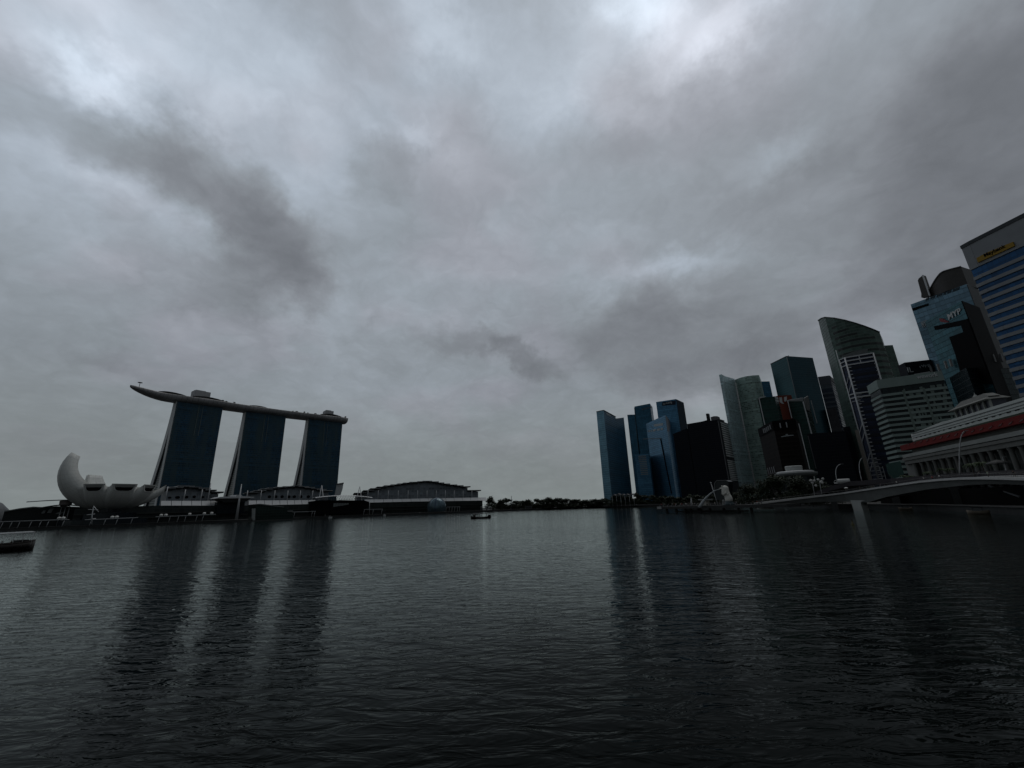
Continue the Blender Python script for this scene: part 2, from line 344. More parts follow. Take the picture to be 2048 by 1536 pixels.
# ------------------------------------------------------------------ hotel towers and their sky deck
G_MBS = facade('hotel_glass', (.010, .039, .074), (.026, .046, .058), 3.6, .28, 2.6, .12, .55, .2, .6, mline=(.03, .065, .075))
G_MBS2 = facade('hotel_glass_back', (.020, .030, .036), (.012, .018, .02), 3.6, .3, 3, .1, .3, .2, .5)
def hotel_tower(lab, tl, tr, wl, flare):
    H = 195
    A = V2(PH(*tl, H)); B = V2(PH(*tr, H)); W_ = V2(PH(*wl, H))
    e = (B-A).normalized(); n = Vector((-e.y, e.x)); n = n if n.dot(A) > 0 else -n
    root = thing('hotel_tower', lab, 'tower', (*((A+B)/2+n*8), QZ), 'three hotel towers under the sky deck')
    L = (B-A).length
    def pr(z):
        t = 1-(z-QZ)/(H-QZ); return -3.5*t**1.5, 16+flare*t**1.5   # front face and outer back face, away from the viewer
    zs = [QZ+(H-QZ)*k/16 for k in range(17)]
    P = lambda u, o, z: Vector((*(A+e*u+n*o), z))
    th = 9.0
    def slab(off0, off1, face_mi, u0, u1):
        mb = MB()
        for k in range(16):
            z0, z1 = zs[k], zs[k+1]; a0, a1 = off0(z0), off0(z1); b0, b1 = off1(z0), off1(z1)
            mb.face([P(u0, a0, z0), P(u1, a0, z0), P(u1, a1, z1), P(u0, a1, z1)], [(u0, z0), (u1, z0), (u1, z1), (u0, z1)], 0)
            mb.face([P(u1, b0, z0), P(u0, b0, z0), P(u0, b1, z1), P(u1, b1, z1)], [(u0, z0), (u1, z0), (u1, z1), (u0, z1)], 0)
            mb.face([P(u1, a0, z0), P(u1, b0, z0), P(u1, b1, z1), P(u1, a1, z1)], mi=1)
            mb.face([P(u0, b0, z0), P(u0, a0, z0), P(u0, a1, z1), P(u0, b1, z1)], mi=1)
        mb.face([P(u0, off0(H), H), P(u1, off0(H), H), P(u1, off1(H), H), P(u0, off1(H), H)], mi=1)
        return mb
    f0 = lambda z: pr(z)[0]; f1 = lambda z: pr(z)[0]+th; g1 = lambda z: pr(z)[1]; g0 = lambda z: max(pr(z)[1]-th-5, f1(z)+.05)
    slab(f0, f1, 0, 0, L).build('front_slab', [G_MBS, G_MBS2], root)
    slab(g0, g1, 0, 0, L).build('back_slab', [G_MBS2, G_MBS2], root)
    mb = MB()                               # pale end walls standing a little proud of the glass
    for fa, fb in ((f0, f1), (g0, g1)):
        for k in range(16):
            z0, z1 = zs[k], zs[k+1]
            c = [P(-.5, fa(z0), z0), P(-.5, fb(z0), z0), P(-.5, fb(z1), z1), P(-.5, fa(z1), z1)]
            d = [q+Vector((*e, 0))*1.6 for q in c]
            mb.face(c); mb.face(list(reversed(d)))
            for i in range(4): mb.face([c[i], d[i], d[(i+1) % 4], c[(i+1) % 4]])
    mb.build('end_wall', WHITE, root, recalc=True)
    mb = MB()                               # glazing between the two leaning legs
    for k in range(16):
        z0, z1 = zs[k], zs[k+1]
        mb.face([P(1.5, f1(z0), z0), P(1.5, g0(z0), z0), P(1.5, g0(z1), z1), P(1.5, f1(z1), z1)], [(0, z0), (g0(z0), z0), (g0(z1), z1), (0, z1)])
    mb.build('atrium_glazing', G_MBS2, root)
    mb = MB(); mb.box(P(L/2, 7, H+1.2), (L*.96, 14, 2.4), math.atan2(e.y, e.x)); mb.build('crown', plain('crown_trim', (.10, .13, .13), .4), root)
    mb = MB()
    for u in (.47, .56): mb.bar(P(L*u, f0(H)-.3, H-2), P(L*u, f0(H*.7)-.3, H*.72), .7)
    mb.build('facade_rib', plain('crown_trim', (.10, .13, .13)), root)
    return Vector((*((A+B)/2+n*8), H)), e, n, L
def _mbs():
    N = NT(G_MBS.node_tree); b = G_MBS.node_tree.nodes['Principled BSDF']; old = b.inputs['Base Color'].links[0].from_socket
    uv = N.sep(N.n('ShaderNodeUVMap').outputs[0]); n1 = N.noise(N.comb(N.m('MULTIPLY', uv[0], .07), N.m('MULTIPLY', uv[1], .010)), 1.0, 2, .5)
    pl = N.noise(N.comb(N.m('MULTIPLY', uv[0], .9), N.m('MULTIPLY', uv[1], .28)), 1.0, 4, .7)
    f = N.m('MULTIPLY', N.m('SUBTRACT', N.m('ADD', n1, N.m('MULTIPLY', pl, .55)), .66), 4.0, clamp=True)
    N.put(b.inputs['Base Color'], N.mix(f, old, (.030, .054, .064)))
_mbs()
t1 = hotel_tower('tallest looking glass hotel tower, nearest the white lotus building', (354, 802.7), (445.7, 816), (346, 805.6), 60)
t2 = hotel_tower('middle glass hotel tower of the three under the sky deck', (491.7, 823), (572, 833), (487.6, 826.7), 60)
t3 = hotel_tower('right hand glass hotel tower, narrowest leg, beside the white sail shape', (617, 838), (685, 845.5), (611.8, 841), 60)

def skydeck():
    zt, n1 = 204.5, 60
    ctrl = [V2(PH(261, 771, 204)), t1[0].xy-t1[1]*58-t1[2]*2, V2(t1[0]), V2((t1[0]+t2[0])/2)+t1[2].xy*2, V2(t2[0]), V2((t2[0]+t3[0])/2)+t2[2].xy*2, V2(t3[0]), t3[0].xy+t3[1]*44]
    ctrl = [Vector((p[0], p[1])) for p in ctrl]
    def cat(p0, p1, p2, p3, t): return .5*((2*p1)+(p2-p0)*t+(2*p0-5*p1+4*p2-p3)*t*t+(3*p1-p0-3*p2+p3)*t**3)
    pts = []
    for i in range(len(ctrl)-1):
        p0 = ctrl[max(i-1, 0)]; p3 = ctrl[min(i+2, len(ctrl)-1)]
        for k in range(8): pts.append(cat(p0, ctrl[i], ctrl[i+1], p3, k/8))
    pts.append(ctrl[-1]); N = len(pts)
    root = thing('sky_deck', 'long boat shaped rooftop deck lying across three hotel towers', 'rooftop deck', (*pts[N//2], 196))
    rows = []; top = []; info = []
    s = [0]
    for i in range(1, N): s.append(s[-1]+(pts[i]-pts[i-1]).length)
    for i, p in enumerate(pts):
        d = (pts[min(i+1, N-1)]-pts[max(i-1, 0)]).normalized(); q = Vector((-d.y, d.x)); t = s[i]/s[-1]
        hw = 19.5*min(1, (max(t, .0004)/.30)**.52); hw = min(hw, 19.5*(1 if t < .96 else 1-((t-.96)/.04)**2*.18)); dep = 9.5*min(1, .22+(t/.22)**.8) if t < .22 else 9.5
        info.append((p, d, q, hw, dep, t))
        row = []
        for k in range(17):
            a = math.pi*k/16; x = math.cos(a); z = -math.sin(a)**.8
            row.append(Vector((*(p+q*hw*(abs(x)**.75*(1 if x > 0 else -1))), zt-.9+z*dep)))
        row.append(Vector((*(p-q*hw), zt+.3))); row.append(Vector((*(p-q*(hw-.8*min(1, hw/3))), zt+.3)))
        row.append(Vector((*(p+q*(hw-.8*min(1, hw/3))), zt+.3))); row.append(Vector((*(p+q*hw), zt+.3)))
        rows.append(row)
    mb = MB(); mb.grid(rows, True, 0, True, True)
    m, N_, b = newmat('deck_hull')
    uv = N_.sep(N_.n('ShaderNodeUVMap').outputs[0]); ln = N_.m('LESS_THAN', N_.m('FRACT', N_.m('MULTIPLY', uv[1], 1.0)), .06)
    nz = N_.noise(N_.n('ShaderNodeTexCoord').outputs['Object'], .08, 3)
    N_.put(b.inputs['Base Color'], N_.mix(ln, N_.v('SCALE', (.30, .295, .30), scale=N_.m('ADD', nz, .5)), (.09, .09, .09)))
    b.inputs['Roughness'].default_value = .42; b.inputs['Metallic'].default_value = .25
    mb.build('hull', m, root, recalc=True)
    def onp(x, y, z, off=0):                # plan point on the deck at height z seen at that pixel
        return PH(x, y, z)
    # low dark pavilions and their thin roofs
    def roof(i0, i1, h0, h1, name='deck_pavilion', mat=DARK, wf=.55, off=-.25):
        mb = MB(); rr = []
        for i in range(i0, i1+1):
            p, d, q, hw, dep, t = info[i]; f = (i-i0)/(i1-i0); hh = h0+(h1-h0)*math.sin(math.pi*min(1, f*1.15+.05))**.6; c = p+q*hw*off; ww = hw*wf
            rr.append([Vector((*(c+q*ww), zt)), Vector((*(c+q*ww*.95), zt+hh)), Vector((*(c-q*ww*.95), zt+hh)), Vector((*(c-q*ww), zt))])
        mb.grid(rr, False, 0, False); mb.face(rr[0]); mb.face(list(reversed(rr[-1]))); mb.build(name, mat, root)
    roof(7, 14, 1.0, 4.5); roof(14, 22, 1.5, 5.0); roof(27, 33, .8, 3.2); roof(46, 54, 1.5, 5.5)
    for (i, ln_, h, wd, oo) in ((16, 24, 15.5, 17, .1), (49, 17, 14, 17, .1)):
        p, d, q, hw, dep, t = info[i]; mb = MB()
        c = p+q*hw*oo; a = math.atan2(d.y, d.x)
        mb.box((*c, zt+h/2), (ln_, wd, h), a); mb.box((*(c-d*ln_*.1), zt+h+.6), (ln_*.62, wd*.8, 1.2), a)
        mb.build('lift_housing', plain('lift_box', (.33, .33, .34), .6), root)
    p, d, q, hw, dep, t = info[3]
    mb = MB(); c = p; mb.tube([(*c, zt), (*c, zt+8.5)], .35, 6); mb.lathe((*c, zt+8.3), [(0.2, 0), (3.2, .3), (2.8, .9), (.2, 1.3)], 12)
    mb.build('parasol_mast', DARK, root)
    return info, zt
DECK, DZ = skydeck()

# ------------------------------------------------------------------ trees
def crown_mesh(seed, lobes, leaf, n, spread=.9):
    rnd = random.Random(seed); mb = MB()
    for _ in range(n):
        cx, cy, cz, rx, rz = rnd.choice(lobes)
        v = Vector((rnd.gauss(0, 1), rnd.gauss(0, 1), rnd.gauss(0, 1))).normalized()*(rnd.random()**.33)*spread*(1+.22*math.sin(rnd.random()*6.28))
        p = Vector((cx+v.x*rx, cy+v.y*rx, cz+v.z*rz)); s = leaf*rnd.uniform(.6, 1.4)
        a = Vector((rnd.gauss(0, 1), rnd.gauss(0, 1), rnd.gauss(0, .5))).normalized(); b = a.cross(Vector((rnd.gauss(0, .6), rnd.gauss(0, .6), 1))).normalized()
        mb.face([p-a*s, p-b*s*.5, p+a*s, p+b*s*.6])
    return mb
def tree(seed, h, wd, label=None, cat='tree', group=None, leaf=1.0, n=900, mat=None, trunk=.3, name='broadleaf_tree', bushy=False):
    rnd = random.Random(seed); root = thing(name, label or 'tree', cat, (0, 0, 0), group)
    lobes = []
    for k in range(rnd.randint(6, 9)):
        a = rnd.random()*6.28; r = wd*.5*rnd.uniform(.1, .62); z = h*rnd.uniform(.52, .82)
        lobes.append((math.cos(a)*r, math.sin(a)*r, z, wd*rnd.uniform(.17, .28), h*rnd.uniform(.10, .18)))
    lobes.append((0, 0, h*.82, wd*.24, h*.17))
    if bushy:
        for k in range(7): a = k*.9; lobes.append((math.cos(a)*wd*.3, math.sin(a)*wd*.3, h*(.16+.1*(k % 3)), wd*.30, h*.2))
    crown_mesh(seed, lobes, leaf, n).build('crown', mat or LEAFD, root)
    mb = MB(); tw = h*.028
    mb.tube([(0, 0, -.3), (0, 0, h*trunk), (wd*.02, 0, h*.6)], [tw, tw*.8, tw*.3], 7)
    for k in lobes[:5]: mb.tube([(0, 0, h*trunk*.9), (k[0]*.5, k[1]*.5, k[2]*.8), (k[0], k[1], k[2])], [tw*.5, tw*.35, tw*.1], 5)
    mb.build('trunk', BARK, root)
    return root
def palm(seed, h, label, group=None, leaf_l=3.0):
    rnd = random.Random(seed); root = thing('palm_tree', label, 'palm tree', (0, 0, 0), group); mb = MB()
    mb.tube([(0, 0, 0), (h*.02, 0, h*.5), (h*.03, 0, h)], [h*.03, h*.022, h*.02], 7); mb.build('trunk', BARK, root)
    mb = MB()
    for k in range(16):
        a = k*2.4+rnd.random()*.3; up = rnd.uniform(.15, .9); L = leaf_l*rnd.uniform(.8, 1.1); pr = None
        for j in range(7):
            t = j/6; p = Vector((h*.03+math.cos(a)*L*t, math.sin(a)*L*t, h+L*(up*t-1.1*t*t)))
            if pr is not None:
                sd = Vector((-math.sin(a), math.cos(a), 0))*leaf_l*.17*(1-t*.8)
                for sg in (-1, 1): mb.face([pr, p, p+sd*sg-Vector((0, 0, .12*leaf_l)), pr+sd*sg*1.1-Vector((0, 0, .12*leaf_l))])
            pr = p
    mb.build('crown', LEAF, root); return root
# small trees on the sky deck
dt = [tree(300+i, 6+i*.6, 6, leaf=.8, n=160, group='small trees on the sky deck', name='deck_tree') for i in range(3)]
spots = [(1697, 440), (1725, 455), (1760, 462), (1810, 465), (1840, 480), (1945, 490)]
spots = [(240+a*.1172, 740+b*.1172) for a, b in spots]+[(480+a*.1172, 740+b*.1172) for a, b in ((930, 672), (975, 675), (1075, 665), (1180, 690), (1262, 682), (1795, 755))]
words = ['first tree after the nearest lift box', 'second tree after the nearest lift box', 'third tree after the nearest lift box', 'fourth tree after the nearest lift box', 'fifth tree after the nearest lift box', 'lone tree in the gap past the first hotel tower',
         'low clump tree past the middle tower', 'rounded tree past the middle tower', 'lone pointed tree before the far lift box', 'bushy tree before the far lift box', 'thin tree touching the far pavilion', 'last tree at the far tip']
for i, (x, y) in enumerate(spots):
    p, d, q, hw, dep, t = min(DECK, key=lambda I: abs((I[0].x/I[0].y)-(ray(x, y).x/ray(x, y).y)))
    o = dt[i] if i < 3 else dup(dt[i % 3], (0, 0, 0))
    o.location = Vector((*(p-q*hw*.0), DZ)); o['label'] = 'small dark '+words[i]+' of the sky deck'
    o.rotation_euler = (0, 0, i*1.3)

# ------------------------------------------------------------------ white lotus building
def lotus():
    C0 = PR(216, 1015, 622); C0.z = QZ
    vd = -V2(C0).normalized(); e1 = Vector((-vd.y, vd.x)); e1 = e1 if e1.x > 0 else -e1
    root = thing('lotus_museum', 'white lotus shaped building of upturned petals on the far left quay', 'museum', C0)
    LW = plain('lotus_white', (.51, .52, .50), .5, var=.10, scale=.03)
    zb = 15.0
    N_ = NT(LW.node_tree); b_ = LW.node_tree.nodes['Principled BSDF']; uv_ = N_.sep(N_.n('ShaderNodeUVMap').outputs[0]); old = b_.inputs['Base Color'].links[0].from_socket
    seam = N_.m('MAXIMUM', N_.m('LESS_THAN', N_.m('FRACT', uv_[1]), .05), N_.m('LESS_THAN', N_.m('FRACT', N_.m('MULTIPLY', uv_[0], .5)), .03))
    streak = N_.noise(N_.comb(N_.m('MULTIPLY', uv_[0], 3.0), N_.m('MULTIPLY', uv_[1], .25)), 2.0, 4, .6)
    N_.put(b_.inputs['Base Color'], N_.v('SCALE', old, scale=N_.m('MULTIPLY', N_.m('SUBTRACT', 1.0, N_.m('MULTIPLY', seam, .28)), N_.m('ADD', N_.m('MULTIPLY', streak, .5), .75))))
    def petal(phi, rt, zt, w0, wt, th_deg, d0, dt_, wm=None, hole=True):
        a = R_(phi); er = e1*math.cos(a)+vd*math.sin(a); el = Vector((-er.y, er.x)); tm = R_(th_deg); NT_ = 16; rows = []
        for i in range(NT_+1):
            t = i/NT_; th = tm*(.06+.94*t)
            r = rt*math.sin(th)/(math.sin(tm) if th_deg <= 90 else 1); z = zb+(zt-zb)*(1-math.cos(th))/(1-math.cos(tm))
            dr, dz_ = math.cos(th)*rt/(math.sin(tm) if th_deg <= 90 else 1), math.sin(th)*(zt-zb)/(1-math.cos(tm))
            L = math.hypot(dr, dz_); nr, nz = -dz_/L, dr/L          # towards the inside of the bowl
            if hole: f_ = t**2; nr, nz = nr*(1-f_)+.12*f_, nz*(1-f_)+f_; z -= dt_*f_
            wd = w0+(wt-w0)*t+(wm or 0)*math.sin(math.pi*min(1, t*1.0))
            dd = d0+(dt_-d0)*t; row = []
            for k in range(9):
                x = -1+k/4; s_ = dd*abs(x)**(2.4+3.4*t)
                row.append((r+nr*s_, z+nz*s_, x*wd))
            for k in range(3): row.append((r+nr*dd, z+nz*dd, (.5-.5*k)*wd))
            rows.append([Vector((C0.x+er.x*q[0]+el.x*q[2], C0.y+er.y*q[0]+el.y*q[2], q[1])) for q in row])
        mb = MB(); mb.grid(rows, True, 0, True, False); mb.face(list(reversed(rows[0])))
        tip = rows[-1]; c = sum(tip, Vector())/len(tip); prv = sum(rows[-2], Vector())/len(tip); inw = (prv-c).normalized()
        if hole:
            rim = [c+(p-c)*1.02-inw*.5 for p in tip]; inn = [c+(p-c)*.84-inw*.5 for p in tip]; rec = [c+(p-c)*.80+inw*2.5 for p in tip]
            n = len(tip)
            for i in range(n):
                j = (i+1) % n
                mb.face([tip[i], tip[j], rim[j], rim[i]]); mb.face([rim[i], rim[j], inn[j], inn[i]]); mb.face([inn[i], inn[j], rec[j], rec[i]])
            pt = mb.build('petal', LW, root, recalc=True)
            m2 = MB(); m2.face(rec); m2.build('skylight', BLACK, pt)
        else:
            mb.face(tip); mb.build('petal', LW, root, recalc=True)
    petal(168, 43, 73.5, 14, 4.0, 118, 24, 8, 7, False)
    petal(114, 33, 41, 11, 8.5, 72, 13, 7.5, 3)
    petal(76, 35, 41, 11.5, 10, 72, 13, 7.5, 3)
    petal(38, 36, 41, 11.5, 9, 72, 13, 7.5, 3)
    petal(4, 43, 42, 14, 9, 64, 15, 7.5, 4)
    petal(224, 27, 52.5, 16, 7.5, 76, 12, 5, 3, False)
    petal(254, 28, 41, 9, 8, 72, 11, 4.5, 2); petal(292, 28, 41, 9, 8, 72, 11, 4.5, 2); petal(328, 32, 41, 9, 7, 72, 11, 4.5, 2)
    pr_ = []
    for k in range(15): th = R_(72)*(.06+.94*k/14); pr_.append((32.5*math.sin(th)/math.sin(R_(72)), zb+.6+(38.2-zb)*(1-math.cos(th))/(1-math.cos(R_(72)))))
    mb = MB(); mb.lathe((C0.x, C0.y, 0), pr_+[(pr_[-1][0]-1.2, pr_[-1][1]+.2)]+[(r_-1.2, z_+.4) for r_, z_ in reversed(pr_[:-1]) if r_ > 3], 72); mb.build('bowl', LW, root)
    mb = MB(); mb.lathe((C0.x, C0.y, zb), [(3, -.6), (8, -.2), (11, 1.5), (10, 6), (2, 7)], 24); mb.build('bowl_underside', LW, root)
    mb = MB()
    for k in range(10):
        a = k*.628; p = Vector((C0.x+math.cos(a)*15, C0.y+math.sin(a)*15, QZ)); q = Vector((C0.x+math.cos(a+.35)*11, C0.y+math.sin(a+.35)*11, zb+1)); q2 = Vector((C0.x+math.cos(a-.35)*11, C0.y+math.sin(a-.35)*11, zb+1))
        mb.tube([p, q], .45, 6); mb.tube([p, q2], .45, 6)
    mb.build('strut', WHITE, root)
    mb = MB(); mb.lathe(C0, [(34, 0), (34, 5), (24, 6), (24, 11), (14, 12), (14, 17)], 24, sm=False); mb.build('glass_base', DGLASS, root)
lotus()

# thin flying canopy and small drum left of the lotus
PM = Plane(PR(0, 1000, 640), PR(420, 1000, 640))
def canopy_left():
    c = PR(132, 1010, 640); root = thing('entrance_canopy', 'thin flying canopy over a small pale drum left of the lotus building', 'canopy', (c.x, c.y, QZ))
    mb = MB(); rows = []
    for i in range(17):
        t = i/16; x = 53+(152-53)*t; y = 1003.8-4.6*math.sin(t*1.75)+1.0*t; u, z = PM.px(x, y); w_ = .4+8*math.sin(math.pi*min(1, t*.62))
        rows.append([PM.at(u, z, w_), PM.at(u, z+.5, 0), PM.at(u, z, -w_), PM.at(u, z-.5, 0)])
    mb.grid(rows, True, 0, True, True); mb.build('canopy_blade', STEEL, root, recalc=True)
    u0, z0 = PM.px(118, 1011); u1, z1 = PM.px(145, 1002); mb = MB(); cc = PM.at((u0+u1)/2, 0)
    mb.lathe((cc.x, cc.y, z0-1), [(3, 0), (4.6, 1.2), (4.9, z1-z0+1), (4.2, z1-z0+1.4)], 20); mb.build('drum', plain('drum_pink', (.20, .17, .17), .6), root)
    mb = MB(); rows = []
    for i in range(13):
        t = i/12; x = 78+(168-78)*t; y = 1016.5-6.5*math.sin(t*2.6); u, z = PM.px(x, y); w_ = .3+6*math.sin(math.pi*t)
        rows.append([PM.at(u, z, w_+2), PM.at(u, z+.6, 2), PM.at(u, z, 2-w_), PM.at(u, z-.6, 2)])
    mb.grid(rows, True, 0, True, True); mb.build('lower_roof', ROOFG, root, recalc=True)
    mb = MB()
    for x in (124, 132, 140): u, z = PM.px(x, 1012); mb.tube([PM.at(u, QZ), PM.at(u, z)], .4, 6)
    mb.build('column', STEEL, root)
canopy_left()
def low_left():
    c = PM.at(*PM.px(95, 1020)); root = thing('low_pavilion', 'low dark building with pale curved roof edge at far left', 'building', (c.x, c.y, QZ))
    mb = MB(); pts = [(8, 1023), (22, 1021), (40, 1017.8), (66, 1014.8), (90, 1016), (112, 1014), (150, 1015), (176, 1016)]
    q = [PM.px(*p) for p in pts]; u0, u1 = q[0][0], q[-1][0]
    PM.poly(mb, [(u0, QZ-.2), (u1, QZ-.2)]+list(reversed(q)), -22, -2); mb.build('wall', DARK, root, recalc=True)
    mb = MB()
    for i in range(len(q)-1): PM.poly(mb, [(q[i][0], q[i][1]-.2), (q[i+1][0], q[i+1][1]-.2), (q[i+1][0], q[i+1][1]+.8), (q[i][0], q[i][1]+.8)], -23, -.5)
    mb.build('roof_edge', plain('roof_pale', (.16, .17, .17), .6), root)
    for x0, x1, y0, y1 in ((82, 92, 1021, 1027), (93, 108, 1016, 1026), (110, 128, 1024, 1028)):
        mb = MB(); a, b = PM.px(x0, y1), PM.px(x1, y0); PM.poly(mb, [(a[0], a[1]), (a[0]+(b[0]-a[0])*.7, a[1]), (b[0], b[1]), (a[0]+(b[0]-a[0])*.35, b[1])], -2, -1); mb.build('canopy_panel', plain('roof_pale', (0, 0, 0)), root)
    cd = PR(-24, 1012, 900); r2 = thing('white_dome', 'pale dome cut off by the left edge of the view', 'dome', (cd.x, cd.y, QZ))
    mb = MB(); mb.lathe((cd.x, cd.y, QZ), [(23, 0), (22, 12), (19, 22), (12, 30), (5, 34), (.5, 35)], 28); mb.build('shell', plain('dome_grey', (.10, .105, .11), .5), r2)
low_left()

# ------------------------------------------------------------------ stepped roof halls behind the quay
GW = facade('hall_wall', (.14, .16, .18), (.18, .19, .20), 4, .12, 5, .1, .2, .3, .4)
def hall(name, label, P, roofs, wall_top, wall_bot, canopy, posts, openings, x0, x1, canseg=6, depth=30):
    """roofs: stepped eaves (xa, xb, y) in photograph pixels on plane P"""
    c = P.at(P.px((x0+x1)/2, wall_bot)[0], QZ, -depth/2); root = thing('exhibition_hall', label, 'hall', c, 'stepped roof halls along the quay')
    mb = MB(); ww = []
    for (xa, xb, y) in roofs: ua, z = P.px(xa, y); ub, _ = P.px(xb, y); ww.append((ua, ub, z))
    for ua, ub, z in ww: P.poly(mb, [(ua, QZ-.1), (ub, QZ-.1), (ub, z-2.6), (ua, z-2.6)], -depth, 0)
    mb.build('wall', GW, root)
    for i, (ua, ub, z) in enumerate(ww):
        mb = MB(); ov = 2.5*(1 if i < len(ww)/2 else -1)
        P.poly(mb, [(ua-1.5-max(0, ov), z-1.6), (ub+1.5-min(0, ov), z-1.6), (ub+1.5-min(0, ov), z-.2), (ua-1.5-max(0, ov), z-.2)], -depth-3, 6, 0)
        P.poly(mb, [(ua-1.6-max(0, ov), z-.19), (ub+1.6-min(0, ov), z-.19), (ub+1.6-min(0, ov), z+.25), (ua-1.6-max(0, ov), z+.25)], -depth-3, 6.3, 1)
        mb.build('roof_step', [DARK, STEEL if i % 3 else plain('roof_pale2', (.25, .26, .27), .5)], root)
    mb = MB(); (cx0, cy0), (cx1, cy1), th = canopy
    a, b = P.px(cx0, cy0), P.px(cx1, cy1); n = canseg
    for i in range(n):
        ua = a[0]+(b[0]-a[0])*i/n+.25; ub = a[0]+(b[0]-a[0])*(i+1)/n-.25
        za = a[1]+(b[1]-a[1])*i/n; zb_ = a[1]+(b[1]-a[1])*(i+1)/n
        c1_, c2_, c3_, c4_ = P.at(ua, za-th, 16), P.at(ub, zb_-th, 16), P.at(ub, zb_, 9), P.at(ua, za, 9)
        mb.face([c1_, c2_, c3_, c4_]); mb.face([P.at(ua, za-th, 15.4), P.at(ua, za, 8.4), P.at(ub, zb_, 8.4), P.at(ub, zb_-th, 15.4)])
        mb.face([c4_, c3_, P.at(ub, zb_, -1), P.at(ua, za, -1)]); mb.face([c1_, c4_, P.at(ua, za, 8.4), P.at(ua, za-th, 15.4)]); mb.face([c2_, P.at(ub, zb_-th, 15.4), P.at(ub, zb_, 8.4), c3_])
    mb.build('street_canopy', plain('canopy_white', (.46, .47, .48), .5, var=.1, scale=.05), root)
    for (x, y0, y1) in posts:
        mb = MB(); u, z1 = P.px(x, y1); _, z0 = P.px(x, y0); mb.tube([P.at(u, z0-1, 7), P.at(u, z1, 7)], .55, 8); mb.build('post', STEEL, root)
    for (x, y, wx, hy) in openings:
        mb = MB(); u, z = P.px(x, y); u2, _ = P.px(x+wx, y); _, z2 = P.px(x, y-hy)
        hw_, hh = (u2-u), (z2-z); P.poly(mb, [(u+hw_*math.cos(k*.628)*(.8+.3*((k*37) % 5)/5), z+hh*math.sin(k*.628)) for k in range(10)], -.2, .15)
        mb.build('wall_opening', BLACK, root, recalc=True)
    mb = MB(); a, b = P.px(x0, wall_bot), P.px(x1, wall_bot); P.box(mb, a[0], b[0], QZ, min(a[1], b[1])-3, .5, 6); mb.build('ground_floor', DGLASS, root)
c4 = lambda a, b: (280+a*.1172, 880+b*.1172)
c5 = lambda a, b: (480+a*.1367, 880+b*.1367)
c6 = lambda a, b: (700+a*.15625, 920+b*.15625)
PA_ = Plane(PR(307, 1000, 655), PR(442, 1000, 668))
def cv(f, L): return [(*f(a, b), *f(c, d)) for a, b, c, d in L]
ra = [(c4(470, 0)[0], c4(570, 0)[0], c4(0, 825)[1]), (c4(570, 0)[0], c4(700, 0)[0], c4(0, 808)[1]), (c4(700, 0)[0], c4(890, 0)[0], c4(0, 790)[1]), (c4(890, 0)[0], c4(1005, 0)[0], c4(0, 806)[1]),
      (c4(1005, 0)[0], c4(1125, 0)[0], c4(0, 826)[1]), (c4(1125, 0)[0], c4(1225, 0)[0], c4(0, 853)[1]), (c4(1225, 0)[0], c4(1345, 0)[0], c4(0, 885)[1])]
hall('hall', 'low grey hall with stepped roof between lotus building and first tower', PA_, ra, 0, 1010, (c4(330, 1042), c4(1330, 1042), 8), [(c4(455, 0)[0], c4(0, 1030)[1], c4(0, 800)[1]), (c4(755, 0)[0], c4(0, 1030)[1], c4(0, 850)[1]), (c4(1040, 0)[0], c4(0, 1030)[1], c4(0, 850)[1]), (c4(1182, 0)[0], c4(0, 1030)[1], c4(0, 740)[1])],
     [(*c4(505, 985), 4.5, 2.2), (*c4(640, 980), 6, 3), (*c4(790, 975), 5, 2.8), (*c4(925, 970), 4, 2.8), (*c4(1070, 975), 3.5, 2.5)], 335, 436)
PB_ = Plane(PR(492, 1000, 690), PR(660, 1000, 712))
rb = [(c5(a, 0)[0], c5(b, 0)[0], c5(0, y)[1]) for a, b, y in ((140, 255, 768), (255, 355, 743), (355, 455, 719), (455, 560, 702), (560, 665, 690), (665, 770, 681), (770, 860, 672), (860, 950, 682), (950, 1040, 697), (1040, 1125, 711), (1125, 1210, 727), (1210, 1300, 742))]
hall('hall', 'grey hall with long stepped roof below the middle hotel tower', PB_, rb, 0, 1008, (c5(110, 888), c5(1080, 880), 7.5), [(c5(x, 0)[0], c5(0, 878)[1], c5(0, 742)[1]) for x in (103, 303, 500, 688, 870, 1048)],
     [(*c5(x, 830), 4, 3) for x in (430, 525, 615, 715, 795, 890, 1000)], 500, 658, 9)
PC_ = Plane(PR(712, 1000, 760), PR(966, 1000, 800))
rc = [(c6(a, 0)[0], c6(b, 0)[0], c6(0, y)[1]) for a, b, y in ((85, 200, 423), (200, 290, 390), (290, 375, 364), (375, 465, 344), (465, 550, 328), (550, 635, 316), (635, 710, 304), (710, 790, 293), (790, 870, 283), (870, 935, 276), (935, 1015, 270), (1015, 1100, 278), (1100, 1170, 292), (1170, 1245, 305), (1245, 1335, 318), (1335, 1415, 328), (1415, 1505, 340), (1505, 1640, 388))]
hall('hall', 'largest hall, wide arched stepped roof over a colonnade of white posts', PC_, rc, 0, 1000, (c6(180, 508), c6(1720, 480), 6.5), [(c6(x, 0)[0], c6(0, 492)[1], c6(0, 392)[1]) for x in (228, 358, 487, 612, 737, 858, 977, 1093, 1210, 1323, 1435, 1546)], [], 712, 958, 14, 50)
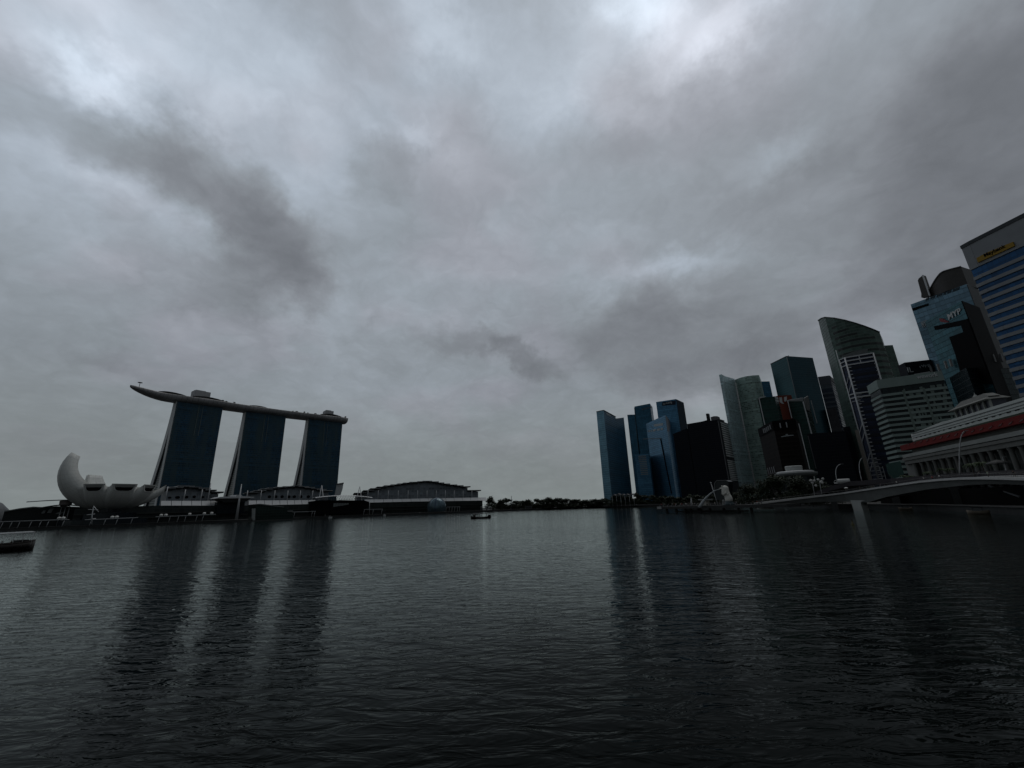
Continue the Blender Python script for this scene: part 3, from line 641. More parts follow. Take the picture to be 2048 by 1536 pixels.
# white sail shape behind the right hotel tower
def sail_shape():
    P = Plane(PR(670, 980, 900), PR(690, 980, 900)); root = thing('sail_building', 'small pale sail shaped building behind the right hotel tower', 'building', P.at(P.px(680, 990)[0], QZ))
    mb = MB(); P.pxpoly(mb, [c5(1380, 830), c5(1470, 805), c5(1500, 720), c5(1515, 628), c5(1415, 655)], -14, 0); mb.build('wall', plain('sail_pale', (.36, .38, .38), .6), root, recalc=True)
    mb = MB(); P.pxpoly(mb, [c5(1405, 655), c5(1415, 640), c5(1520, 622), c5(1517, 638)], -16, 2); mb.build('roof', ROOFG, root, recalc=True)
sail_shape()
# white A frame masts
for lab, P, tip, b1, b2 in (('white A frame mast behind the arched event canopy', Plane(PR(640, 990, 690), PR(660, 990, 690)), c5(1197, 665), c5(1160, 840), c5(1215, 820)),
                       ('small white A frame mast at left end of the largest hall', Plane(PR(715, 990, 735), PR(730, 990, 735)), c6(125, 338), c6(95, 455), c6(142, 455)),
                       ('slanting white mast over the dark flat canopy', Plane(PR(480, 990, 640), PR(500, 990, 640)), c4(1733, 752), c4(1700, 950), c4(1708, 950))):
    t_ = P.px(*tip); a_ = P.px(*b1); b_ = P.px(*b2); root = thing('mast', lab, 'mast', P.at(a_[0], QZ), 'white masts along the east quay'); mb = MB()
    for q in (a_, b_):
        k = (q[0]-t_[0])/(q[1]-t_[1]); g = (t_[0]+k*(QZ-t_[1]), QZ)
        mb.tube([P.at(*g), P.at(*t_)], [.9, .45], 8)
    mb.build('pole', STEEL, root)
    if 'flat' not in lab: mb = MB(); mb.tube([P.at((a_[0]+t_[0])/2, (a_[1]+t_[1])/2), P.at((b_[0]+t_[0])/2, (b_[1]+t_[1])/2)], .3, 6); mb.build('cross_beam', STEEL, root)
# dark flat canopy between first and second hall
def flat_canopy():
    P = Plane(PR(430, 1000, 640), PR(505, 1000, 655)); root = thing('flat_canopy', 'pale edged flat canopy with dark tapering underside between two halls', 'canopy', P.at(P.px(466, 1000)[0], QZ))
    mb = MB(); P.pxpoly(mb, [c4(1262, 1000), c4(1340, 972), c4(1600, 965), c4(1620, 940), c4(1690, 938), c4(1720, 962), c4(1900, 972), c4(1915, 985), c4(1880, 992)], -14, 6); mb.build('roof', plain('canopy_white', (0, 0, 0)), root, recalc=True)
    mb = MB(); P.pxpoly(mb, [c4(1285, 1003), c4(1870, 996), c4(1790, 1052), c4(1420, 1068)], -12, 4); mb.build('soffit', DARK, root, recalc=True)
    mb = MB(); P.pxpoly(mb, [c4(1330, 1060), c4(1800, 1050), c4(1790, 1250), c4(1320, 1260)], -10, -2); mb.build('glazing', DGLASS, root, recalc=True)
flat_canopy()
def crystal():
    P = Plane(PR(500, 1030, 570), PR(600, 1030, 585)); root = thing('crystal_pavilion', 'angular dark green glass pavilion standing in the water with pale pylon', 'pavilion', P.at(P.px(540, 1030)[0], 0))
    G = facade('crystal_glass', (.014, .026, .024), (.02, .03, .028), 3, .06, 3, .05, .5, .1, .3)
    mb = MB(); P.pxpoly(mb, [c5(225, 1190), c5(232, 938), c5(420, 962), c5(640, 985), c5(770, 1050), c5(780, 1150)], -30, 0)
    mb.build('glass_body', G, root, recalc=True)
    mb = MB(); P.pxpoly(mb, [c5(232, 938), c5(300, 932), c5(640, 975), c5(640, 985)], -28, .6); P.pxpoly(mb, [c5(690, 1035), c5(770, 1030), c5(770, 1052), c5(690, 1050)], -10, 1.5); mb.build('roof_edge', plain('edge_grey', (.12, .13, .13)), root, recalc=True)
    mb = MB(); P.pxpoly(mb, [c5(178, 1190), c5(180, 1003), c5(222, 1003), c5(212, 1190)], -2, 1.5); mb.build('pylon', plain('pylon_pale', (.22, .24, .235), .6), root, recalc=True)
    mb = MB(); a = P.px(*c5(170, 1195)); b = P.px(*c5(790, 1150)); P.box(mb, a[0], b[0], -1, 1.1, -34, 3); mb.build('plinth', DKCONC, root)
crystal()
def event_canopy():
    P = Plane(PR(630, 1000, 670), PR(745, 1000, 700)); root = thing('event_canopy', 'arched white ribbed canopy over a dark plaza with a lit grey screen', 'canopy', P.at(P.px(685, 1010)[0], QZ))
    mb = MB(); n = 22; top = []; bot = []
    for i in range(n+1):
        t = i/n; x, y = c5(1095+(1930-1095)*t, 840-32*math.sin(math.pi*t)**.8+ (0 if t < .5 else 0)); yb = y+.6+9.5*math.sin(math.pi*min(1, t*1.02))**.9*(1 if t < .5 else .9)
        top.append(P.px(x, y)); bot.append(P.px(x, yb))
    rows = [[P.at(*top[i], -16), P.at(*top[i], 2), P.at(top[i][0], top[i][1]-.9, 3)] for i in range(n+1)]
    mb.grid(rows, False, 0, True); mb.build('roof_edge', STEEL, root)
    mb = MB()
    for i in range(n):
        mb.bar(P.at(*top[i], 2.5), P.at(*bot[i], -9), .35)
        if i > 5: mb.bar(P.at(bot[i][0], bot[i][1], -9), P.at(*top[min(i+2, n)], 2.5), .3)
    for i in range(n): mb.bar(P.at(*bot[i], -9), P.at(*bot[i+1], -9), .4)
    mb.build('rib', plain('rib_grey', (.25, .26, .27), .5), root)
    mb = MB(); P.pxpoly(mb, [c5(1060, 1080), c5(1075, 895), c5(1200, 878), c5(1850, 878), c5(1930, 900), c5(1890, 1080)], -24, -10); mb.build('plaza_wall', BLACK, root, recalc=True)
    for k in range(6):
        mb = MB(); P.pxpoly(mb, [c5(1400+k*38, 978-k*6), c5(1405+k*38, 922), c5(1438+k*38, 920), c5(1434+k*38, 972-k*6)], -9.9, -9.4); mb.build('screen_panel', plain('screen_grey', (.20, .22, .22), .4), root, recalc=True)
    mb = MB()
    for x in (1880,): a = P.px(*c5(x, 1050)); b = P.px(*c5(x, 880)); mb.tube([P.at(a[0], QZ, 4), P.at(*b, 4)], .35, 6)
    mb.build('column', STEEL, root)
event_canopy()
def dome_store():
    c = PR(873.5, 1020, 702); root = thing('glass_dome', 'glass globe pavilion floating on the water before the largest hall', 'dome', (c.x, c.y, 0))
    s = 702*.99/826/_ct; R0 = 17.4*702/826*1.03
    G = facade('dome_glass', (.06, .10, .12), (.03, .04, .05), 1, .05, 1, .05, .5, .15, .5)
    rows = []; zc = 9.5
    for j in range(13):
        a = -.55+(math.pi/2+.55)*j/12; rows.append([(c.x+math.cos(a)*R0*math.cos(k*math.pi/16), c.y+math.cos(a)*R0*math.sin(k*math.pi/16), zc+math.sin(a)*R0) for k in range(32)])
    mb = MB(); mb.grid(rows, True, 0, True, True); mb.build('glass_shell', plain('dome_skin', (.07, .105, .125), .12, .45, var=.25, scale=.12), root)
    mb = MB()
    for k in range(0, 32, 2): mb.tube([r[k] for r in rows], .16, 4, caps=False)
    mb.build('mullion', DARK, root)
    mb = MB(); kk = 24
    mb.tube([Vector(r[kk])*1.0 for r in rows], .55, 6); mb.build('central_fin', plain('fin_blue', (.01, .02, .06), .5), root)
    mb = MB(); mb.lathe((c.x, c.y, -.5), [(R0*1.15, 0), (R0*1.15, 2.6), (R0*.9, 3.4)], 32, sm=False); mb.build('platform', DKCONC, root)
    mb = MB(); mb.lathe((c.x, c.y, 3), [(R0*.86, -.5), (R0*.88, 3.2), (R0*.5, 3.4)], 32); mb.build('lower_wall', plain('fin_blue', (0, 0, 0)), root)
dome_store()

# ------------------------------------------------------------------ towers of the west bank
def ext_back(pts, depth):
    """close a visible front polyline into a footprint"""
    pts = [V2(p) for p in pts]
    if len(pts) == 3 and depth is None: return pts+[pts[2]+(pts[0]-pts[1])]
    d = sum((p for p in pts), Vector((0, 0)))/len(pts); d.normalize()
    return pts+[pts[-1]+d*depth, pts[0]+d*depth]
def corners(pts, H): return [V2(PH(x, y, H)) for x, y in pts]
def tower(name, label, pts, H, depth, mat, cat='tower', group=None, roofmat=None, z0=QZ):
    P = corners(pts, H); fp = ext_back(P, depth); root = thing(name, label, cat, cen(fp, z0), group)
    mb = MB(); mb.prism(fp, z0, H, mi=0, roof_mi=1); mb.build('facade', [mat, roofmat or ROOFG], root)
    return root, P, fp
def wing(root, P, pts, mat, back, z0=QZ, name='facade'):
    """a part whose front lies on plane P between pixel columns, its top as pixels give it"""
    q = [P.px(*p) for p in pts]; a, b = P.at(q[0][0], 0), P.at(q[-1][0], 0)
    mb = MB(); fr = [P.at(u, 0).xy for u, z in q]; bk = [P.at(u, 0, -back).xy for u, z in reversed(q)]; zt = [z for u, z in q]
    mb.prism(fr+bk, z0, zt+list(reversed(zt)), mi=0, roof_mi=1); return mb.build(name, [mat, ROOFG], root)
def bands(root, planes, zs, h, mat, name='floor_band', o=.5, o0=-.1):
    mb = MB()
    for P, u0, u1 in planes:
        for z in zs: P.box(mb, u0, u1, z, z+h, o0, o)
    return mb.build(name, mat, root)
def frange(a, b, s):
    r = []
    while a < b: r.append(a); a += s
    return r
GB1 = facade('tower_glass_lit', (.165, .31, .40), (.11, .21, .27), 4.2, .16, 3.0, .06, .6, .15, .2)
GB2 = facade('tower_glass_navy', (.026, .092, .150), (.014, .05, .082), 4.2, .18, 3.0, .06, .6, .25, .3)
GB3 = facade('tower_glass_blue', (.07, .185, .30), (.035, .10, .165), 4.2, .2, 3.0, .06, .65, .28, .25)
GB5 = facade('tower_glass_black', (.0035, .005, .010), (.009, .011, .015), 4.0, .2, 3.0, .06, .1, .5, .15, spec=.15)
LETTER = plain('sign_white', (.42, .44, .44), .5, var=.02)
LETTERD = plain('sign_dim', (.30, .33, .34), .5, var=.05)

# slim tower at the water's far end, lit left face painted as paler glass
r, P, fp = tower('office_tower', 'slim dark blue tower with left face painted a lit teal, leftmost of the skyline', [(1193, 823), (1207, 820), (1231, 833)], 186, None, GB2, group='glass towers at the far end of the bay')
L1 = Plane(P[0], P[1]); L2 = Plane(P[1], P[2])
mb = MB(); L1.box(mb, 0, L1.L, QZ, 185.6, -.05, .5); mb.build('side_glazing', GB1, r)
wing(r, L2, [(1231.5, 837), (1247.5, 835)], GB2, 22)
u, z = L2.px(1212, 826); mb = MB(); L2.box(mb, u, u+28, z-2.5, z+.6, 0, .5); mb.build('sign', LETTERD, r)
ue = L2.px(1247.5, 835)[0]
bands(r, [(L2, 9, ue-2)], frange(60, 165, 12.6), .9, plain('band_teal', (.04, .07, .09), .4), o=.3)
mb = MB(); L1.line(mb, 1207, 820.5, 1193, 823.5, 1.2); L2.line(mb, 1207, 820.5, 1231, 833.5, 1.2); mb.build('parapet', DARK, r)

r, P, fp = tower('office_tower', 'tall dark blue slab tower behind the brighter blue one with lettering', [(1269, 813), (1300, 807), (1305, 814.5)], 245, 45, GB2, group='glass towers at the far end of the bay')
L2 = Plane(P[0], P[1])
wing(r, L2, [(1254.5, 829.5), (1268.8, 829)], GB2, 30)
mb = MB(); L2.line(mb, 1269, 815, 1277, 900, 1.3); mb.build('corner_trim', plain('band_teal', (0, 0, 0)), r)
u, z = L2.px(1284, 819); mb = MB()
for k in range(5): L2.box(mb, u+k*5.5, u+k*5.5+3.6, z+k*.5-2, z+k*.5+1.5, 0, .4)
mb.build('sign', plain('sign_faint', (.07, .08, .09)), r)
PL = Plane(PR(1270, 900, 1000), PR(1302, 900, 1000))
wing(r, PL, [(1269.5, 909.5), (1297, 908)], GB3, 60, name='lower_block')
mb = MB(); u0, z1 = PL.px(1276, 910); u1, z0 = PL.px(1296.5, 949)
for k, z in enumerate(frange(z0, z1, (z1-z0)/11)): PL.box(mb, u0+(k < 7)*1.5, u1, z, z+2.0, 0, .8)  # pale stripes paint a reflection onto the glass
mb.build('pale_stripe', plain('reflection_pale', (.26, .28, .285), .5), r)

r, P, fp = tower('office_tower', 'bright blue glass tower with two rows of white lettering', [(1292, 847.5), (1330, 830), (1339, 839)], 190, None, GB3, group='glass towers at the far end of the bay')
L2 = Plane(P[0], P[1]); L3 = Plane(P[1], P[2])
z3 = lambda a, b: (1280+a*.0586, 790+b*.0586)
mb = MB(); L2.pxpoly(mb, [z3(478, 1080), z3(478, 1000), z3(790, 955), z3(790, 1035)], 0, .5); mb.build('sign', plain('sign_dim', (0, 0, 0)), r)
for xs in ((272, 290), (305, 345), (375, 405), (440, 545), (590, 680), (715, 790)):
    mb = MB(); sl = lambda x: 1250-.16*(x-272); L2.pxpoly(mb, [z3(xs[0], sl(xs[0])+25), z3(xs[0]+4, sl(xs[0])-45), z3(xs[1], sl(xs[1])-45), z3(xs[1]-4, sl(xs[1])+20)], 0, .5); mb.build('letter', plain('sign_dim', (0, 0, 0)), r)
mb = MB(); L2.line(mb, *z3(370, 1060), *z3(460, 1130), .8); L2.line(mb, *z3(110, 1500), *z3(730, 1480), 1.6); mb.build('facade_line', plain('band_teal', (0, 0, 0)), r)
mb = MB(); L3.pxpoly(mb, [z3(870, 690), z3(1000, 860), z3(1040, 1060), z3(1000, 1250), z3(935, 1250)], 0, .4); mb.build('stone_panel', plain('panel_mauve', (.075, .075, .085), .4), r)
mb = MB(); L2.line(mb, *[1180+870*.1628, 780+600*.1628], *[1180+1005*.1628, 780+1270*.1628], 2.4, o=.2); mb.build('shadow_gap', BLACK, r)

r, P, fp = tower('office_tower', 'tall blue tower behind, white square logo and lettering at its top', [(1312, 804), (1352, 798), (1367, 805)], 239, None, GB3, group='glass towers at the far end of the bay')
L2 = Plane(P[0], P[1]); L3 = Plane(P[1], P[2])
mb = MB(); L3.box(mb, 0, L3.L, QZ, 238.6, -.05, .4); mb.build('side_glazing', facade('side_glass_shaded', (.004, .015, .028), (.003, .01, .018), 4.2, .18, 3, .06, .1, .6, .2, spec=.05), r)  # side face shade painted as a darker copy of the front glass
mb = MB(); L2.pxpoly(mb, [z3(755, 370), z3(755, 245), z3(1220, 185), z3(1220, 330)], 0, .3); mb.build('sign_board', plain('board_navy', (.008, .015, .03)), r)
for q in ((785, 345, 800, 280), (812, 340, 825, 285), (838, 335, 862, 280), (890, 300, 915, 260), (925, 300, 950, 262), (960, 298, 985, 250), (998, 290, 1020, 245), (1032, 285, 1058, 225), (1064, 300, 1095, 240)):
    mb = MB(); L2.pxpoly(mb, [z3(q[0], q[1]), z3(q[0], q[3]), z3(q[2], q[3]-3), z3(q[2], q[1]-3)], .3, .8); mb.build('letter', plain('sign_mid', (.25, .27, .28)), r)

# wide black block with striped right face
r, P, fp = tower('office_block', 'wide black office block with pale striped right face and rooftop mast', [(1374, 848), (1436, 839), (1456, 847)], 150, None, GB5)
L2 = Plane(P[0], P[1]); L3 = Plane(P[1], P[2])
wing(r, L2, [(1346, 868), (1374, 856.5)], GB5, 40)
mb = MB(); L2.line(mb, 1436, 841, 1458, 962, 1.1, o=.4); mb.build('corner_trim', plain('trim_grey', (.12, .125, .13)), r)
c1_ = lambda a, b: (1180+a*.1628, 780+b*.1628)
mb = MB(); u0, zt = L3.px(*c1_(1605, 410)); u1, _ = L3.px(*c1_(1700, 440)); _, zb1 = L3.px(*c1_(1690, 815)); _, zt2 = L3.px(*c1_(1690, 850)); _, zb2 = L3.px(*c1_(1730, 1110))
for z in frange(zb1, zt, (zt-zb1)/14): L3.box(mb, u0, u1+6, z, z+(zt-zb1)/14*.62, 0, .5)
for z in frange(max(zb2, 8), zt2, (zt2-zb2)/11): L3.box(mb, u0, u1+6, z, z+(zt2-zb2)/11*.62, 0, .5)
mb.build('pale_stripe', plain('louvre_grey', (.50, .52, .51), .5), r)
mb = MB(); mb.prism([V2(PH(x, y, 150)) for x, y in ((1414, 842), (1419, 841.5))]+[L2.at(L2.px(1419, 841.5)[0], 0, -8).xy, L2.at(L2.px(1414, 842)[0], 0, -8).xy], 149.9, L2.px(1415, 827)[1]); mb.build('roof_mast', DARK, r)
mb = MB(); u0, z1 = L2.px(1420.5, 834); u1, z2 = L2.px(1434, 832); L2.poly(mb, [(u0, 150), (u1, 150), (u1, z2), (u0+6, z2+1), (u0, z1)], -18, -2); mb.build('penthouse', plain('penthouse_grey', (.10, .105, .11)), r, recalc=True)
mb = MB(); L2.line(mb, 1378, 848, 1413, 842, 2, o=-3); L2.line(mb, 1400, 844.5, 1413, 841, 3, o=-6); L3.line(mb, 1437, 838, 1450, 842, 2.2, o=-2); mb.build('parapet', DARK, r)

# twin pale residential towers with toothed balcony spine
GS = facade('sail_glass', (.30, .41, .43), (.38, .48, .49), 3.4, .32, 5.0, .10, .35, .22, var=.5)
GS2 = facade('sail_glass_green', (.19, .28, .25), (.26, .33, .31), 3.4, .36, 4.0, .12, .3, .22, var=.7)
H = 245; A, B = V2(PH(1443, 749, H)), V2(PH(1469, 758.5, H))
root = thing('sail_tower', 'pale grey green twin tower with swept tip and white toothed balcony line', 'tower', (*((A+B)/2), QZ))
PS = Plane(A, B); wing(root, PS, [(1443, 748.5), (1450, 752.5), (1460, 756), (1469, 757.8)], GS, 5, name='blade_wing')
fr = [V2(PH(x, y, H)) for x, y in ((1469.5, 758.6), (1480, 755.5), (1492, 752.6), (1506, 750.7), (1518, 750.2), (1522.5, 760))]
mb = MB(); zt = [H-1, H, H, H, H, H-3]; bk = [p+Vector((.45, .9))*24 for p in (fr[-1], fr[0])]
mb.prism(fr+bk, QZ, zt+[H-5, H-5], mi=0, roof_mi=1); mb.build('main_wing', [GS2, ROOFG], root)
mb = MB(); z = 12
while z < 238: p = B+Vector((-.2, -.97))*1.4; mb.box((p.x-.8, p.y, z), (3.8, 2.0, 1.5), 0); z += 4.2
mb.tube([(B.x, B.y-1.6, QZ), (B.x, B.y-1.6, H-8)], .8, 6); mb.build('balcony_spine', plain('spine_white', (.60, .62, .62)), root)

tower('office_tower', 'narrow navy tower just visible beside the pale twin tower', [(1523, 763), (1539, 762.6)], 240, 25, GB2, group='glass towers at the far end of the bay')
GO = facade('ocean_glass', (.022, .064, .074), (.015, .045, .052), 4.2, .10, 3.0, .05, .5, .10, var=.12)
GO2 = facade('ocean_glass_shaded', (.008, .038, .052), (.005, .026, .037), 4.2, .10, 3.0, .05, .5, .10, var=.12)  # shaded side of the same tower painted as darker glass
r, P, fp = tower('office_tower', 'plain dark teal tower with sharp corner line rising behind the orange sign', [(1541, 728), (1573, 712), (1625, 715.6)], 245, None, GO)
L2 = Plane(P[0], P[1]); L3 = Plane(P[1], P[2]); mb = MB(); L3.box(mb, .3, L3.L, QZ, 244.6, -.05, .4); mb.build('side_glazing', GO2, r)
mb = MB(); mb.tube([(*(P[1]*.998), 60), (*(P[1]*.998), 243)], .45, 6); mb.build('corner_trim', plain('trim_grey', (0, 0, 0)), r)
mb = MB(); L2.line(mb, 1541, 728, 1573, 712.3, .8); L2.line(mb, 1560, 717.5, 1571, 711.2, .8, o=-6); mb.build('parapet', plain('trim_grey', (0, 0, 0)), r)

G9 = facade('striped_glass', (.014, .022, .036), (.012, .018, .03), 4.2, .2, 3, .05, .4, .15, .3)
r, P, fp = tower('office_tower', 'grey blue tower with thin horizontal stripes behind the plain teal tower', [(1636, 755), (1659, 752), (1676, 768)], 220, None, G9)
L2 = Plane(P[0], P[1]); L3 = Plane(P[1], P[2])
mb = MB(); L2.box(mb, -.1, L2.L, 205, 221, -.1, .8); mb.build('crown', plain('crown_blue', (.06, .065, .08)), r)
_, za = L2.px(1645, 778)
mb = MB(); L2.box(mb, 0, L2.L, za, 204.8, 0, .4); mb.build('plain_panel', facade('panel_glass', (.05, .06, .075), (.04, .05, .06), 4, .1, 3, .05, .5, .12, .3), r)
bands(r, [(L2, 0, L2.L)], frange(10, za-4, 8.4), 3.4, plain('band_navy', (.045, .055, .07), .5), o=.6)
bands(r, [(L3, 0, L3.L)], frange(10, 212, 5.2), 2.3, plain('band_mauve', (.085, .09, .105), .5), o=.6)
mb = MB(); L3.box(mb, -.2, L3.L, 212, 220.5, -.1, .9); mb.build('roof_screen', DARK, r)

# green glass pair framed in white with the orange block between
GG = facade('green_glass', (.010, .034, .030), (.008, .022, .02), 4.0, .22, 3, .06, .4, .15, .3)
r, P, fp = tower('office_tower', 'dark green glass tower with thin white corner frame left of the orange block', [(1515, 797), (1549, 792.5), (1556, 795)], 140, 25, GG)
L2 = Plane(P[0], P[1]); c5z = lambda a, b: (1510+a*.0716, 770+b*.0716)
mb = MB(); L2.line(mb, *c5z(110, 380), *c5z(275, 1120), 1.1, o=3); L2.line(mb, *c5z(105, 385), *c5z(190, 355), 1.2, o=3); L2.line(mb, *c5z(190, 355), *c5z(300, 325), .7, o=1.5); mb.bar(L2.at(*L2.px(*c5z(190, 360)), 0), L2.at(*L2.px(*c5z(190, 360)), 3.4), .8); mb.build('frame', STEEL, r)
r, P, fp = tower('office_tower', 'orange clad tower with white quotation mark logo', [(1545.5, 794), (1555.5, 791.3), (1582.5, 790)], 150, 20, plain('orange_cladding', (.13, .024, .011), .55, var=.2, scale=.05))
L2 = Plane(P[1], P[2]); L0 = Plane(P[0], P[1])
for pl in ([(680, 350), (745, 345), (755, 440), (765, 480), (800, 510), (790, 528), (740, 518), (700, 490), (685, 450)], [(810, 340), (885, 320), (880, 440), (850, 465), (815, 455)]):
    mb = MB(); L2.pxpoly(mb, [c5z(*p) for p in pl], 0, .5); mb.build('logo_mark', LETTER, r, recalc=True)
r, P, fp = tower('office_tower', 'dark green glass tower in white slatted roof frame right of the orange block', [(1578, 802.5), (1607, 797.5), (1617, 799)], 140, 25, GG)
L2 = Plane(P[0], P[1]); L3 = Plane(P[1], P[2])
mb = MB(); L2.line(mb, *c5z(930, 440), *c5z(1045, 930), 1.0, o=3); L2.line(mb, *c5z(1360, 470), *c5z(1625, 1480), 1.3, o=3)
L3.line(mb, *c5z(1500, 440), *c5z(1670, 1080), .8, o=3)
for k in range(6): L2.line(mb, *c5z(930, 436+k*5), *c5z(1350, 366+k*19), .55, o=3.2-k*.8)
for k in range(4): p = L2.px(*c5z(960+k*120, 440-k*15)); mb.bar(L2.at(*p, 3.4), L2.at(p[0], p[1]-.3, -1), .5)
p = L3.px(*c5z(1400, 370)); mb.build('frame', STEEL, r)
mb = MB(); L3.pxpoly(mb, [c5z(1350, 375), c5z(1460, 310), c5z(1490, 420), c5z(1520, 740), c5z(1440, 700), c5z(1370, 450)], 0, 1.2); mb.build('white_panel', plain('panel_pale', (.17, .17, .165), .6), r, recalc=True)

# dark brown block with finned crown
GBR = facade('brown_glass', (.008, .006, .006), (.014, .011, .010), 4.2, .34, 3.4, .06, .1, .5, .3, spec=.08)
r, P, fp = tower('office_block', 'dark brown block with white fins in its crown and an arched pale logo', [(1517, 860), (1545, 844), (1589, 840), (1599, 848)], 80, 40, GBR)
LA, L2, L3 = Plane(P[0], P[1]), Plane(P[1], P[2]), Plane(P[2], P[3])
mb = MB(); LA.box(mb, 0, LA.L, 72, 81, .3, .6); L2.box(mb, 0, L2.L, 71.5, 81, .3, .6); L3.box(mb, 0, L3.L, 71.5, 81, .3, .6); mb.build('crown_screen', BLACK, r)
for x, y0, y1, L in ((272, 1340, 1220, LA), (318, 1325, 1205, LA), (362, 1295, 1180, LA), (408, 1265, 1150, LA), (458, 1235, 1110, LA), (700, 1205, 1070, L2), (878, 1190, 1045, L2)):
    mb = MB(); L.line(mb, *c5z(x+14, y0), *c5z(x-14, y1), .8, o=1.0); mb.build('fin', plain('fin_grey', (.30, .31, .32)), r)
mb = MB(); L2.pxpoly(mb, [c5z(725, 1440), c5z(880, 1405), c5z(1080, 1395), c5z(1080, 1410), c5z(900, 1432), c5z(740, 1455)], 0, .4); L2.pxpoly(mb, [c5z(840, 1385), c5z(890, 1365), c5z(930, 1380), c5z(895, 1392)], 0, .4); mb.build('logo', LETTERD, r, recalc=True)
mb = MB(); L2.line(mb, *c5z(1215, 1080), 1619, 938, .5, o=.8); mb.build('corner_trim', plain('spine_white', (0, 0, 0)), r)
mb = MB(); L2.line(mb, 1623, 868, 1640, 935, .6, o=-14); mb.build('rear_trim', plain('trim_grey', (0, 0, 0)), r)
mb = MB()
for k in range(4): LA.line(mb, 1537+k*4, 936-k, 1540.5+k*4, 949-k, .55, o=1)
mb.build('base_fin', plain('fin_grey', (0, 0, 0)), r)

# round roofed pavilion with white drum
def round_pav():
    cpt = PR(1590, 945, 400); root = thing('round_pavilion', 'flat round roofed pavilion with white drum on top behind the trees', 'pavilion', (cpt.x, cpt.y, QZ))
    _, z = Plane(cpt, cpt+Vector((1, -.5, 0))).px(1590, 941); hw = 32*400/826*.95
    mb = MB(); mb.lathe((cpt.x, cpt.y, z-4), [(hw*.80, -1.5), (hw*.96, 0), (hw, 1.2), (hw*.99, 1.9), (hw*.9, 2.2)], 36, sm=False); mb.build('roof', plain('pav_grey', (.14, .15, .15)), root)
    mb = MB(); mb.lathe((cpt.x, cpt.y, z-4), [(hw*.85, 2.2), (hw*.85, 3.0), (hw*.8, 3.3)], 36, sm=False); mb.build('roof_rim', STEEL, root)
    mb = MB(); mb.lathe((cpt.x-1, cpt.y-1, z-.6), [(5.6, 0), (5.9, 3.6), (5.5, 4.0)], 28, sm=False); mb.build('drum', plain('drum_white', (.36, .37, .36), .6), root)
    mb = MB(); mb.lathe((cpt.x, cpt.y, QZ), [(hw*.82, 0), (hw*.82, z-QZ-5)], 32, sm=False); mb.build('wall', DGLASS, root)
round_pav()

# tall green curved tower
GC = facade('curved_green_glass', (.045, .075, .064), (.072, .10, .088), 4.1, .26, 3.2, .06, .35, .18, .4)
def curved_tower():
    top = [(1636.5, 641), (1643, 636.5), (1650, 634.5), (1668, 636), (1688, 640), (1708, 645.5), (1728, 652), (1745, 658.5), (1759, 664.5), (1769, 690.5)]
    rr = [712, 700, 690, 683, 680, 681, 684, 690, 698, 712]
    pts = [PR(x, y, r_) for (x, y), r_ in zip(top, rr)]; fr = [p.xy for p in pts]; zt = [p.z for p in pts]; zt[-1] = zt[-2]-6
    root = thing('curved_tower', 'tall grey green tower with sloping curved top and recessed floors', 'tower', (*fr[4], QZ))
    d = Vector((.62, .78)); bk = [fr[-1]+d*40, fr[0]+d*40]
    mb = MB(); mb.prism(fr+bk, QZ, zt+[zt[-1], zt[0]], mi=0, roof_mi=1); mb.build('facade', [GC, ROOFG], root)
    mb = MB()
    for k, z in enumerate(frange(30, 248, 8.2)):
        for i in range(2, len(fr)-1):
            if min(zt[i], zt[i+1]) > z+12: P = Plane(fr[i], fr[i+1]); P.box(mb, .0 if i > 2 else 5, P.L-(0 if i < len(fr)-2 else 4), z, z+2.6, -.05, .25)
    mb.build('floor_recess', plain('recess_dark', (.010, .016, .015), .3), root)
    mb = MB()
    for i in range(len(fr)-2):
        a, b = Vector((*fr[i], zt[i])), Vector((*fr[i+1], zt[i+1])); mb.bar(a, b, 1.4)
    mb.build('parapet', plain('parapet_green', (.05, .06, .057)), root)
    P = Plane(fr[-2]+d*14, PR(1800, 690, 728)); ob = wing(root, P, [(1760, 691.5), (1785.5, 690)], GC, 30, name='lower_wing')
curved_tower()
tower('office_tower', 'plain slate grey slab between the striped tower and white lattice tower', [(1652, 818), (1672, 815.5)], 150, 30, facade('slate', (.030, .030, .036), (.035, .035, .04), 4, .2, 3, .1, .1, .5, .3))
tower('office_tower', 'low navy block in front of the tall curved green tower', [(1686, 854), (1716, 851)], 95, 30, GB5)
tower('office_tower', 'black tower filling the gap behind the round pavilion', [(1614, 868), (1690, 862)], 88, 40, GB5)

# blue glass tower inside a white lattice
GL = facade('lattice_glass', (.016, .024, .050), (.012, .016, .03), 4.0, .3, 3, .05, .35, .12, .3)
r, P, fp = tower('lattice_tower', 'narrow blue glass tower wrapped in white lattice frame with spiky corner', [(1680, 719.8), (1689.6, 715.7), (1746, 706)], 150, 22, GL)
L2 = Plane(P[1], P[2]); L0 = Plane(P[0], P[1]); z8 = lambda a, b: (1660+a*.0846, 670+b*.0846)
zb_ = QZ+4
mb = MB(); cpt = P[1]-P[1].normalized()*1.0; mb.tube([(*cpt, zb_), (*cpt, 150)], .8, 6); q = L2.at(L2.L, 0, .6); mb.tube([(q.x, q.y, 40), (q.x, q.y, 150)], .75, 6)
q = L0.at(0, 0, .6); mb.tube([(q.x, q.y, zb_), (q.x, q.y, 150)], .55, 6); mb.build('corner_post', STEEL, r)
for z in (150, 146, 141.5, 110, 106):
    mb = MB(); L2.box(mb, 0, L2.L, z-.8, z+.5, .2, 1.2); mb.build('top_rail', STEEL, r)
    mb = MB(); L0.box(mb, 0, L0.L, z-.6, z+.4, .2, .9); mb.build('side_rail', STEEL, r)
